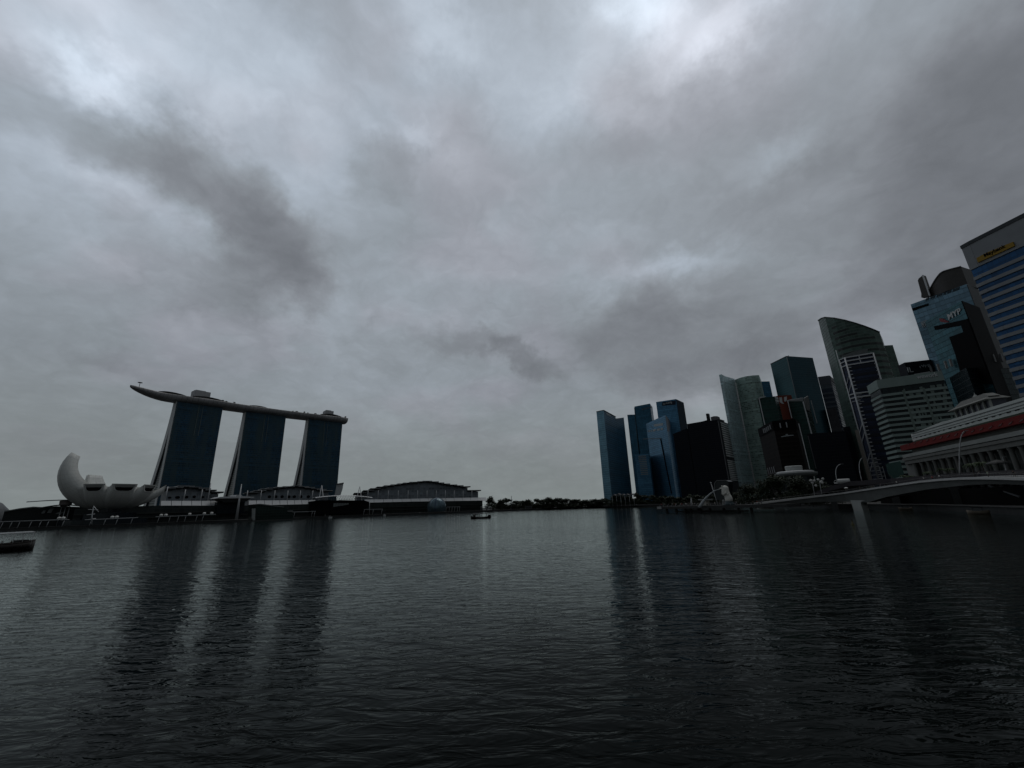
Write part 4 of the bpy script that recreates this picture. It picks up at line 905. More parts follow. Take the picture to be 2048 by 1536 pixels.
mb = MB(); L2.box(mb, L2.L*.48, L2.L*.48+.9, 141.5, 150, .2, .8); mb.build('rail_post', STEEL, r)
mb = MB()
for z in frange(10, 140, 4.0):
    L2.box(mb, -.2, 3.0, z, z+.8, .2, 1.3); L2.box(mb, L2.L-1.4, L2.L+.3, z, z+.8, .2, 1.2)
    if z < 45 or 100 < z < 112: L0.box(mb, 0, L0.L, z, z+.35, .2, .6); L2.box(mb, 0, 5.5, z-1.6, z-1.2, .2, .7)
for z in (112, 60, 30): mb.bar(L0.at(.3, z, .6), L0.at(L0.L-.3, z+9, .6), .45); mb.bar(L0.at(.3, z+9, .6), L0.at(L0.L-.3, z+18, .6), .45)
for u in (3, 5.5): L2.box(mb, u, u+.4, 8, 34, .3, .8)
mb.build('lattice_spur', STEEL, r)
bands(r, [(L2, 1, L2.L-1)], frange(8, 138, 8.0), 3.0, plain('slab_navy', (.006, .008, .016), .4), o=.35)
mb = MB(); a = L0.px(1672, 684); q = L0.at(-1.5, 0, .4); mb.tube([(q.x, q.y, 118), (q.x, q.y, 162)], [.5, .3], 6); mb.build('roof_mast', STEEL, r)
mb = MB(); L2.poly(mb, [(-1, 151), (20, 151), (21, 156.5), (10, 156.2), (-1, 153.5)], -7, -3); mb.build('rooftop_screen', plain('screen_stone', (.10, .11, .11)), r, recalc=True)
r, P, fp = tower('stone_pier', 'narrow beige stone pier building standing before the lattice tower', [(1709.5, 861), (1716.5, 859)], 66, 12, plain('pier_stone', (.11, .10, .085), .8, var=.1))

# black rooftop box with white letters, behind the banded office building
r, P, fp = tower('sign_tower', 'black tower top carrying large white letters behind the banded building', [(1795, 732), (1809, 725), (1862, 719)], 120, 20, GB5)
L2 = Plane(P[1], P[2]); z2_ = lambda a, b: (1780+a*.0586, 700+b*.0586)
a = L2.px(*z2_(650, 765)); t_ = L2.px(*z2_(600, 580)); text('letters', 'IL', L2, a[0]-1, a[1], (t_[1]-a[1])*1.35, LETTER, r, o=.3, sx=.8)
for (xa, ya, yt, ch) in ((1010, 610, 540, '('), (1090, 605, 510, 'W'), (1290, 600, 485, 'B')):
    a = L2.px(*z2_(xa, ya)); b = L2.px(*z2_(xa, yt)); text('letters', ch, L2, a[0], a[1], (b[1]-a[1])*1.35, plain('sign_mid', (0, 0, 0)), r, o=.3, sx=1.0)

# banded grey green office building
GW_ = facade('banded_glass', (.010, .016, .018), (.012, .018, .018), 3.8, .1, 2.2, .1, .3, .15, var=.8)
BND = plain('band_greygreen', (.18, .23, .215), .6, var=.1, scale=.1)
r, P, fp = tower('office_building', 'grey green office building with pale horizontal bands and roof lettering', [(1736, 773), (1755, 761), (1883, 743)], 90, None, GW_, cat='building')
LA, L2 = Plane(P[0], P[1]), Plane(P[1], P[2])
mb = MB(); LA.box(mb, 0, LA.L, 83.5, 90.4, -.1, .7); L2.box(mb, -.5, L2.L, 83.5, 90.4, -.1, .7); mb.build('parapet', BND, r)
bands(r, [(L2, -.5, L2.L)], frange(6, 80, 3.75), 1.75, BND, o=.7); bands(r, [(LA, 0, LA.L)], frange(6, 80, 3.75), 1.75, BND, o=.7)
mb = MB()
for u in (L2.L*.33, L2.L*.64): L2.box(mb, u, u+1.2, 5, 80, -.1, .75)
rnd = random.Random(4)
for z in frange(6, 78, 3.75):
    u = L2.L*.36
    while u < L2.L-1:
        wd = rnd.uniform(.6, 3.0)
        if rnd.random() < .62: L2.box(mb, u, min(u+wd, L2.L-.5), z+1.75, z+3.75, -.1, .45)
        u += wd+rnd.uniform(.5, 1.4)
mb.build('window_panel', plain('panel_greygreen', (.12, .155, .14), .6), r)
a = L2.px(*z2_(925, 1000)); b = L2.px(*z2_(1640, 900)); text('letters', 'wework', L2, a[0], a[1], 4.6, LETTER, r, o=.8, sx=(b[0]-a[0])/15.6, bold=.06)
mb = MB(); L2.pxpoly(mb, [z2_(890, 820), z2_(920, 745), z2_(1440, 660), z2_(1450, 740)], -9, -6); mb.build('roof_plant', plain('plant_pale', (.22, .23, .23)), r, recalc=True)
LG = Plane(P[1]*.93, P[1]*.93+(P[2]-P[1]))
c7 = lambda a, b: (1540+a*.1465, 900+b*.1465)
mb = MB(); LG.pxpoly(mb, [c7(1600, 185), c7(1780, 150), c7(1830, 330), c7(1760, 370), c7(1690, 390), c7(1640, 330)], -6, 0); mb.build('glass_lobby', plain('lobby_glass', (.035, .075, .068), .25, .2), r, recalc=True)

# tower with white and red lettering
GM = facade('myp_glass', (.10, .17, .22), (.075, .13, .165), 4.2, .14, 3.2, .05, .5, .1, .35)
GM2 = facade('myp_glass_low', (.03, .09, .11), (.02, .07, .085), 4.2, .14, 3.2, .05, .5, .1, .3)
r, P, fp = tower('office_tower', 'teal glass tower with white three letter sign, red arrow and drum crown', [(1821, 609), (1933, 568), (1962, 581)], 175, None, GM)
L2, L3 = Plane(P[0], P[1]), Plane(P[1], P[2]); zz = lambda a, b: (1810+a*.0781, 540+b*.0781); z4 = lambda a, b: (1780+a*.2735, 420+b*.2735)
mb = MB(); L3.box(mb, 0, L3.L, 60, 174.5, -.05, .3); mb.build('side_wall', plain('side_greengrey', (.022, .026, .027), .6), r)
LF = Plane(P[0]*.97, P[1]*.97)
pts_ = [PH(1851, 646, 150), PH(1922, 600.5, 150), PH(1957, 614, 150)]
mb = MB(); pp = [V2(PH(1851, 646, 148)), V2(PH(1922, 600.5, 150)), V2(PH(1957, 614, 150))]; mb.prism(ext_back(pp, 22), QZ, 149.5, mi=0, roof_mi=1); mb.build('front_volume', [GM2, ROOFG], r)
LV = Plane(pp[0], pp[1]); LV2 = Plane(pp[1], pp[2])
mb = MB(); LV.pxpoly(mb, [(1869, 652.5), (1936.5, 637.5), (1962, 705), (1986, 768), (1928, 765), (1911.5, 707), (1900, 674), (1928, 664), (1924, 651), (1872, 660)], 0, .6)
mb.build('shade_panel', BLACK, r, recalc=True)  # shade among the setbacks painted as a black panel
mb = MB(); LV2.box(mb, 0, LV2.L, QZ, 149.3, 0, .5); mb.build('shaded_side', BLACK, r)  # shade on the right face painted black
mb = MB(); lw_ = [V2(PH(*z4(380, 1230), 100)), V2(PH(*z4(545, 1125), 100)), V2(PH(*z4(860, 1130), 100))]; mb.prism(ext_back(lw_, 25), QZ, 97, mi=0, roof_mi=1); mb.build('base_volume', [facade('base_glass', (.010, .022, .026), (.008, .016, .02), 4.2, .14, 3.2, .05, .4, .15, .3), ROOFG], r)
LW1, LW2 = Plane(lw_[0], lw_[1]), Plane(lw_[1], lw_[2])
for (x, y, L) in ((315, 1165, LW1), (372, 1150, LW1), (427, 1128, LW1), (463, 1113, LW1), (635, 1082, LW2), (692, 1085, LW2), (740, 1088, LW2), (795, 1086, LW2), (832, 1084, LW2)):
    mb = MB(); L.line(mb, *z4(x+10, y+28), *z4(x-8, y-26), 1.3, o=1.5); mb.build('fin', plain('fin_stone', (.24, .24, .235)), r)
a = LV.px(*zz(1130, 1285)); b = LV.px(*zz(1530, 1200)); text('letters', 'MYP', LV, a[0], a[1]+.2, 6.6, LETTER, r, o=.3, sx=(b[0]-a[0])/13.2, bold=.12)
a = L2.px(*zz(480, 1510)); b = L2.px(*zz(640, 1400)); text('letters', 'MYP', L2, a[0], a[1]+1.0, 8.2, LETTERD, r, o=1.2, sx=(b[0]-a[0])/17.5, bold=.12)
mb = MB(); LV.pxpoly(mb, [zz(885, 1240), zz(960, 1235), zz(1080, 1300), zz(1140, 1330), zz(1050, 1345), zz(920, 1320)], 0, .5); mb.build('red_arrow', plain('sign_red', (.16, .012, .018), .5), r, recalc=True)
mb = MB(); L2.pxpoly(mb, [zz(180, 985), zz(600, 855), zz(610, 905), zz(200, 1045)], 0, .4); mb.build('dark_strip', BLACK, r, recalc=True)
mb = MB()
for x0, x1 in ((530, 620), (650, 780), (810, 960), (980, 1060), (1080, 1190), (1220, 1400)): s0 = lambda x: 790-(x-530)*.345; L2.pxpoly(mb, [zz(x0, s0(x0)), zz(x0+12, s0(x0)-60), zz(x1, s0(x1)-60), zz(x1-10, s0(x1))], 0, .4)
mb.build('roof_lettering', plain('letter_navy', (.012, .028, .04), .4), r)
mb = MB(); L2.pxpoly(mb, [zz(400, 700), zz(400, 600), zz(310, 270), zz(330, 215), zz(440, 125), zz(625, 655)], -6, -1); mb.build('crown_fin', plain('crown_brown', (.055, .052, .050), .6), r, recalc=True)
mb = MB(); L2.line(mb, *zz(440, 125), *zz(622, 655), .9, o=-.8); mb.build('fin_edge', STEEL, r)
fr = []; u0, _ = L2.px(*zz(600, 570)); u1, _ = L2.px(*zz(1540, 340)); zz0 = L2.px(*zz(850, 290))[1]; zz1 = L2.px(*zz(1450, 100))[1]
mb = MB(); nn = 12; pl = []
for k in range(nn+1): t = k/nn; pl.append(L2.at(u0+(u1-u0)*t, 0, -4+5*math.sin(math.pi*t)).xy)
tops = [174+(zz0+8-174)*min(1, .45+t_/nn*.9) for t_ in range(nn+1)]; tops = [min(a_, 193) for a_ in tops]
mb.prism(pl+[L2.at(u1, 0, -22).xy, L2.at(u0, 0, -22).xy], 174.9, tops+[tops[-1], tops[0]]); mb.build('crown_drum', plain('crown_brown', (0, 0, 0)), r)
mb = MB()
for k in range(nn): mb.bar((*pl[k], tops[k]), (*pl[k+1], tops[k+1]), 1.4, .6)
mb.build('crown_rim', plain('rim_grey', (.12, .125, .125)), r)

# tower with yellow sign at the right edge
GY = facade('maybank_glass', (.008, .05, .125), (.008, .035, .08), 4.0, .1, 3.0, .05, .35, .2, .35)
r, P, fp = tower('office_tower', 'blue and grey banded tower with yellow sign at the right edge', [(1924, 494.5), (1940, 485.5), (2075, 417)], 175, 35, GY)
LA, L2 = Plane(P[0], P[1]), Plane(P[1], P[2]); zy = lambda a, b: (1920+a*.0847, 430+b*.0847)
BY = plain('band_stone', (.19, .20, .21), .6, var=.1, scale=.1)
_, zg = L2.px(*zy(420, 1230)); _, zg2 = L2.px(*zy(420, 1420))
mb = MB(); LA.box(mb, 0, LA.L, zg, 175.5, -.1, .8); L2.box(mb, 0, L2.L, zg, 175.5, -.1, .8); mb.build('crown_wall', BY, r)
mb = MB(); LA.box(mb, -.1, LA.L, 173.5, 176, .8, 1.2); L2.box(mb, 0, L2.L, 173.5, 176, .8, 1.2); mb.build('parapet', plain('parapet_dark', (.04, .045, .05)), r)
bs = frange(8, zg2-1, 5.6)
bands(r, [(L2, 0, L2.L), (LA, 0, LA.L)], bs, 2.3, BY, o=.8)
mb = MB(); L2.pxpoly(mb, [zy(465, 1125), zy(430, 1020), zy(700, 880), zy(1290, 640), zy(1330, 735)], .7, 1.6); sgn = mb.build('sign_board', plain('sign_yellow', (.24, .14, .002), .5, var=.05), r, recalc=True)
a = L2.px(*zy(625, 1010)); b = L2.px(*zy(1220, 740)); text('letters', 'Maybank', L2, a[0], a[1]+.35, 3.4, BLACK, r, o=1.7, sx=(b[0]-a[0])/14.2, bold=.05, ext=.1)

# ------------------------------------------------------------------ east quay: arcade, boardwalk shelters, far trees
def arcade():
    pts = [(150, 1018, 606), (240, 1013, 612), (330, 1011, 634), (440, 1012, 650), (500, 1011, 668), (640, 1008, 690), (700, 1006, 712), (830, 1003, 742), (965, 1001, 772)]
    P3 = [PR(*p) for p in pts]; root = thing('quay_arcade', 'long dark terraced shopping arcade along the foot of the halls', 'arcade', (*P3[4].xy, QZ))
    fr = [p.xy for p in P3]; bk = [p.xy*1.03 for p in reversed(P3)]; zt = [p.z for p in P3]
    GA = facade('arcade_glass', (.012, .016, .016), (.022, .024, .022), 4.2, .12, 6, .08, .2, .3, .6)
    mb = MB(); mb.prism(fr+bk, QZ, zt+list(reversed(zt)), mi=0, roof_mi=1); mb.build('wall', [GA, DARK], root)
    for lv in (7.5, 12.0):
        mb = MB()
        for i in range(len(fr)-1):
            if min(zt[i], zt[i+1]) > lv+2: P = Plane(fr[i], fr[i+1]); P.box(mb, 0, P.L, lv, lv+.5, -.1, 3)
        mb.build('terrace', plain('terrace_dark', (.04, .045, .042), .8, var=.5, scale=.1), root)
arcade()
def shelter(label, x0, y0, x1, y1, r0, r1, posts, globes, slant=.9):
    a, b = PR(x0, y0, r0), PR(x1, y1, r1); P = Plane(a, b); root = thing('boardwalk_shelter', label, 'shelter', (*((a+b)/2).xy, QZ), 'white roofed boardwalk shelters on the east quay')
    za, zb = a.z, b.z; mb = MB(); mb.bar(P.at(0, za, 0), P.at(P.L, zb, 0), 3.2, .45); mb.build('roof', STEEL, root)
    for f in posts:
        z = za+(zb-za)*f; mb = MB(); mb.tube([P.at(P.L*f-slant, QZ, .8), P.at(P.L*f, z, .8)], .24, 6); mb.build('post', STEEL, root)
    for f in globes:
        z = za+(zb-za)*f; mb = MB(); q = P.at(P.L*f, z+.2, 0); mb.lathe(q, [(.3, 0), (1.2, .5), (1.5, 1.3), (1.1, 2.0), (.1, 2.3)], 12); mb.build('globe', plain('globe_white', (.6, .6, .58), .5), root)
shelter('longest white boardwalk shelter, cut by the left edge', -60, 1045.5, 137, 1038.8, 590, 566, [.33, .42, .5, .62, .72, .80, .965], [.895, .94])
shelter('white boardwalk shelter in front of the lotus building with two globes', 171, 1039.5, 275, 1035, 560, 572, [.11, .37, .60, .90], [.49, .575])
shelter('white boardwalk shelter below the nearest stepped roof hall', 312, 1033.5, 431, 1028.5, 575, 566, [.06, .24, .38, .50, .69, .80], [.08, .155, .55, .80, .93])
shelter('thin white shelter between the crystal pavilion and event canopy', 585, 1024, 631, 1022.5, 640, 645, [.1, .86, .98], [])
shelter('small white framed kiosk shelter right of the event canopy', 728, 1018.8, 765, 1018, 670, 675, [.02, .5, .98], [])
shelter('white framed glass kiosk right of the globe pavilion', 893, 1014, 920, 1013.4, 712, 716, [.02, .22, .42, .62, .82, .98], [])
shelter('white framed kiosk at the right end of the largest hall', 962, 1013, 978, 1012.5, 735, 738, [.02, .35, .68, .98], [])
def spindle():
    c = PR(184, 1030, 556); root = thing('sculpture_mast', 'pale spiky mast sculpture standing under the lotus building', 'sculpture', (c.x, c.y, QZ)); mb = MB()
    P = Plane(c, c+Vector((.7, .7, 0))); f = lambda x, y: P.at(*P.px(x, y))
    mb.tube([f(183, 1048), f(184, 1032), f(187, 1013)], [.6, .5, .25], 6); mb.build('pole', STEEL, root)
    for a, b in (((171, 1040), (192, 1037)), ((173, 1030), (190, 1028)), ((176, 1019), (196, 1020)), ((187, 1012), (197, 1024))):
        mb = MB(); mb.tube([f(*a), f(*b)], [.25, .4], 5); mb.build('arm', STEEL, root)
spindle()
for lab, x, y, w_, r_ in (('small white work boat moored before the dark plaza', 660.5, 1035, 6.5, 620), ('tiny white boat moored below the colonnade hall, left one', 769, 1030.3, 5, 640), ('tiny white boat moored left of the globe pavilion', 840, 1027.3, 6.5, 668)):
    c = PR(x, y, r_); c.z = 0; L = w_*r_/826*.95; root = thing('moored_boat', lab, 'boat', c, 'small white boats moored along the east quay')
    a = math.atan2(c.y, c.x)-math.pi/2; e = Vector((math.cos(a), math.sin(a), 0)); n = Vector((-e.y, e.x, 0)); mb = MB(); rows = []
    for k in range(7):
        t = k/6; wd = 1.4*min(1, (1-t)*2.4+.05); z = 1.1+.5*t*t; q = c+e*(t-.5)*L
        rows.append([q-n*wd+Vector((0, 0, z)), q-n*wd*.6+Vector((0, 0, -.3)), q+n*wd*.6+Vector((0, 0, -.3)), q+n*wd+Vector((0, 0, z))])
    mb.grid(rows, True, 0, False, True); mb.build('hull', WHITE, root, recalc=True)
    mb = MB(); mb.box(c-e*L*.12+Vector((0, 0, 2.0)), (L*.34, 1.8, 1.6), a); mb.build('cabin', WHITE, root)
    mb = MB(); mb.box(c-e*L*.12+Vector((0, 0, 2.2)), (L*.345, 1.84, .6), a); mb.build('cabin_window', BLACK, root)
# line of far trees
protos = [tree(500+i, 20, 24, leaf=1.3, n=1500, bushy=True, group='trees along the far shore', name='shore_tree') for i in range(4)]
far = [(981, 992, 22), (1001, 999, 20), (1012, 996, 30), (1030, 1001, 20), (1046, 1000.5, 22), (1058, 999, 26), (1073, 997, 26), (1085, 999, 20), (1097, 994, 30), (1113, 996, 30), (1131, 997, 34), (1150, 998.5, 34), (1170, 999, 34), (1190, 998, 36), (1206, 997, 30),
       (1228, 991, 26), (1243, 990, 26), (1258, 991, 24), (1272, 985, 22), (1288, 990, 26), (1304, 989, 26), (1322, 992, 26), (1340, 992, 28), (1358, 994, 28), (1376, 992, 26), (1394, 990, 28), (1412, 990, 26), (1430, 988, 28)]
fw = ['round topped tree standing alone at the right end of the halls', 'low tree just right of the lone round topped tree', 'wide double crowned tree behind the thin mast', 'small low tree in the dip after the wide double crown', 'small tree left of the small pale shed', 'tree directly behind the small pale shed', 'tree just right of the small pale shed', 'narrow tree left of the tallest far crown', 'tallest crown in the middle of the far shore', 'tree touching the tallest far crown on its right', 'broad flat topped tree, second right of the tallest far crown', 'broad flat topped tree halfway between tallest crown and slim tower', 'flat topped tree two places left of the slim tower', 'flat topped tree next to the slim tower', 'tree at the left foot of the slim tower',
      'tree before the middle of the slim tower', 'tree before the right half of the slim tower', 'tree before the right corner of the slim tower', 'tree under the sky gap between the first two towers', 'tree at the left foot of the bright blue tower', 'tree before the pale reflection stripes of the blue tower', 'tree before the middle of the bright blue tower', 'tree at the right foot of the bright blue tower', 'tree at the left foot of the black office block', 'tree before the left part of the black block', 'tree before the middle of the black block', 'tree behind the small white kiosk on the deck', 'tree left of the lion fountain statue']
for i, (x, y, wpx) in enumerate(far):
    r_ = 790 if x < 1215 else (740 if x < 1330 else 600); p = PR(x, y, r_); h = p.z-QZ; fwd = p.y
    o = protos[i] if i < 4 else dup(protos[i % 4], (0, 0, 0))
    o.location = (p.x, p.y, QZ); wd = wpx*fwd/826; o.scale = (wd/24, wd/24, h/20*1.03); o.rotation_euler = (0, 0, i*2.1); o['label'] = 'dark '+fw[i]
def far_wood():
    rnd = random.Random(77); mb = MB()
    for k in range(9000):
        x = rnd.uniform(985, 1470); r_ = rnd.uniform(812, 835) if x < 1210 else (760 if x < 1330 else 640)+rnd.uniform(0, 20)
        p = PR(x, 1000, r_); h = (9.5+3*math.sin(x*.11)+2*math.sin(x*.37))*rnd.random()**.7; p = Vector((p.x, p.y, QZ+h)); s_ = rnd.uniform(.9, 1.8)
        a = Vector((rnd.gauss(0, 1), rnd.gauss(0, .6), rnd.gauss(0, .5))).normalized(); b = a.cross(Vector((rnd.gauss(0, .6), 1, rnd.gauss(0, .6)))).normalized()
        mb.face([p-a*s_, p-b*s_*.6, p+a*s_, p+b*s_*.7])
    tag(mb.build('far_undergrowth', LEAFD), 'dark undergrowth massed behind the far shore trees', 'undergrowth', kind='stuff')
far_wood()
def far_bits():
    c = PR(1057, 1012, 760); root = thing('shore_shed', 'small pale shed on the far shore under the trees', 'shed', (c.x, c.y, QZ)); mb = MB()
    mb.box((c.x, c.y, QZ+2.2), (12, 5, 4.4)); mb.build('wall', plain('shed_pale', (.08, .085, .085)), root); mb = MB(); mb.box((c.x, c.y, QZ+4.7), (14, 7, .5)); mb.build('roof', ROOFG, root)
    mb = MB()
    for k in (-3.6, -1.2, 1.2, 3.6): mb.box((c.x+k, c.y-2.6, QZ+2), (1.2, .2, 2.4))
    mb.build('window', BLACK, root)
    P = Plane(PR(1205, 1000, 745), PR(1340, 1000, 700)); c = P.at(P.L/2, QZ); root = thing('shore_wall', 'long pale low wall along the foot of the far towers', 'wall', c)
    mb = MB(); P.box(mb, 0, P.L, QZ, QZ+1.6, -.6, 0); mb.build('wall', plain('wall_grey', (.05, .05, .05)), root); mb = MB(); P.box(mb, 0, P.L, QZ+1.6, QZ+1.9, -.8, .2); mb.build('coping', plain('wall_cap', (.14, .14, .14)), root)
    P = Plane(PR(1225, 1000, 735), PR(1268, 1000, 720)); c = P.at(P.L/2, QZ); root = thing('shore_canopy', 'faint pale tent roofs at the foot of the slim tower', 'canopy', c); mb = MB()
    a = P.px(1226, 990)[0]; z = P.px(1240, 989)[1]
    for k in range(5): u = k*P.L/5; P.poly(mb, [(u, z-1.5), (u+P.L/5, z-1.5), (u+P.L/10, z+.8+(k == 1)*1.4)], -8, 1)
    mb.build('roof', plain('tent', (.08, .08, .085)), root, recalc=True); mb = MB()
    for k in range(6): mb.tube([P.at(k*P.L/5, QZ), P.at(k*P.L/5, z-1.4)], .3, 5)
    mb.build('post', STEEL, root)
    P = Plane(PR(1015, 1000, 780), PR(1030, 1000, 780)); c = P.at(P.px(1022, 1000)[0], QZ); root = thing('shore_mast', 'thin leaning mast above the far shore trees', 'mast', c); mb = MB(); mb.tube([c, P.at(*P.px(1022.8, 992))], [.8, .4], 6); mb.build('pole', ROOFG, root)
far_bits()

# ------------------------------------------------------------------ people
def person_mesh(seed, pose):
    me = bpy.data.meshes.new('person'); rnd = random.Random(seed)
    arm = {'stand': ((.22, 0, 1.15), (.25, .05, .90)), 'photo': ((.24, .12, 1.25), (.10, .34, 1.42)), 'walk': ((.22, .10, 1.16), (.24, .22, .95))}[pose]
    st = .16 if pose == 'walk' else .02
    v = [(0, 0, .95), (0, 0, 1.15), (0, 0, 1.40), (0, .01, 1.50), (0, .02, 1.60), (0, .02, 1.70)]
    rad = [(.14, .11), (.13, .10), (.15, .10), (.055, .055), (.085, .10), (.07, .08)]; ed = [(0, 1), (1, 2), (2, 3), (3, 4), (4, 5)]
    for sg in (-1, 1):
        b = len(v); ys = st*sg
        v += [(.09*sg, 0, .88), (.10*sg, ys*.6+.01, .48), (.10*sg, ys, .08), (.11*sg, ys+.12, .04)]; rad += [(.09, .09), (.06, .065), (.04, .045), (.04, .03)]; ed += [(0, b), (b, b+1), (b+1, b+2), (b+2, b+3)]
        b = len(v); e_, h_ = arm
        if pose == 'walk' and sg < 0: e_, h_ = (e_[0], -e_[1], e_[2]), (h_[0], -h_[1], h_[2])
        v += [(.19*sg, 0, 1.40), (e_[0]*sg, e_[1], e_[2]), (h_[0]*sg, h_[1], h_[2])]; rad += [(.055, .055), (.04, .04), (.035, .03)]; ed += [(2, b), (b, b+1), (b+1, b+2)]
    me.from_pydata(v, ed, []); ob = bpy.data.objects.new('tmp', me); COL.objects.link(ob)
    ob.modifiers.new('s', 'SKIN'); ob.modifiers.new('u', 'SUBSURF').levels = 1
    for i, r_ in enumerate(rad): me.skin_vertices[0].data[i].radius = r_
    me.skin_vertices[0].data[0].use_root = True
    bpy.context.view_layer.update(); out = bpy.data.meshes.new_from_object(ob.evaluated_get(bpy.context.evaluated_depsgraph_get()))
    bpy.data.objects.remove(ob); return out
SKIN = plain('skin', (.30, .19, .13), .6, var=.02); HAIR = plain('hair', (.012, .01, .009), .6)
TOPS = [('white', (.55, .55, .54)), ('black', (.012, .012, .014)), ('grey', (.14, .14, .15)), ('dark blue', (.02, .03, .09)), ('red', (.25, .02, .02)), ('pale green', (.25, .32, .24))]
PEOPLE = {}
for pi, pose in enumerate(('stand', 'photo', 'walk')):
    base = person_mesh(pi, pose)
    for ti, (tn, tc) in enumerate(TOPS):
        me = base.copy(); me.materials.clear()
        for m_ in (plain('trousers_'+str(ti % 2), [(.02, .02, .03), (.10, .09, .075)][ti % 2], .8), plain('shirt_'+tn.replace(' ', '_'), tc, .8, var=.04), SKIN): me.materials.append(m_)
        for p in me.polygons:
            z = p.center.z; ax = abs(p.center.x); p.material_index = 2 if z > 1.44 or (ax > .20 and z < 1.22 and z > .8) or (pose == 'photo' and p.center.y > .2 and z > 1) else (1 if z > .93 else 0); p.use_smooth = True
        PEOPLE[(pose, ti)] = me
hmb = MB(); hmb.lathe((0, 0, 0), [(.085, -.02), (.105, .05), (.09, .12), (.03, .155)], 10, sy=1.1); hair0 = hmb.build('hair_source', HAIR); HAIRM = hair0.data; bpy.data.objects.remove(hair0)
def person(p, pose, ti, rz, label, group=None, s=1.0):
    o = bpy.data.objects.new('person', PEOPLE[(pose, ti)]); COL.objects.link(o); o.location = Vector(p); o.rotation_euler = (0, 0, rz); o.scale = (s,)*3
    tag(o, label, 'person', group); h = bpy.data.objects.new('hair', HAIRM); COL.objects.link(h); h.parent = o; h.location = (0, .005, 1.62); return o

# ------------------------------------------------------------------ lion fountain deck
DZK = 4.1
f_l, f_r = PR(1314, 1012, 292).xy, PR(1530, 1010, 256).xy
FD = Plane(f_l, f_r)
def fountain_deck():
    root = thing('viewing_deck', 'long low viewing deck on piles reaching into the bay', 'deck', (*((f_l+f_r)/2), DZK-1))
    mb = MB(); FD.box(mb, 0, FD.L+10, DZK-1.5, DZK, -16, 0); mb.build('deck_slab', plain('deck_stone', (.030, .031, .031), .8, var=.2, scale=.3), root)
    mb = MB(); FD.box(mb, 0, 3.2, DZK-1.45, DZK+.02, .0, .12); mb.build('end_panel', plain('end_pale', (.26, .27, .27)), root)
    for k in range(3):
        mb = MB(); FD.box(mb, 4+k*1.5, FD.L*.62, DZK, DZK+.45*(k+1), -16-1.2*(k+1), -14.8-1.2*k); mb.build('step', plain('step_stone', (.05, .05, .048), .8, var=.2), root)
    for x in (1326, 1345, 1363, 1374, 1389, 1393, 1412, 1440, 1470, 1495):
        u = FD.px(x, 1020)[0]; mb = MB(); a = FD.at(u, -1, -4); mb.tube([(a.x, a.y, -1.2), (a.x, a.y, DZK-1.5)], .75, 8); mb.build('pile', DKCONC, root)
    mb = MB(); FD.box(mb, 2, FD.L*.75, .2, 1.0, -15, -14.4); mb.build('tie_beam', CONC, root)
    for k in range(24):
        u = 2+k*2.9
        if u < FD.L: mb = MB(); a = FD.at(u, DZK, -.3); mb.tube([a, a+Vector((0, 0, .95))], .05, 5); mb.build('rail_post', STEEL, root)
fountain_deck()
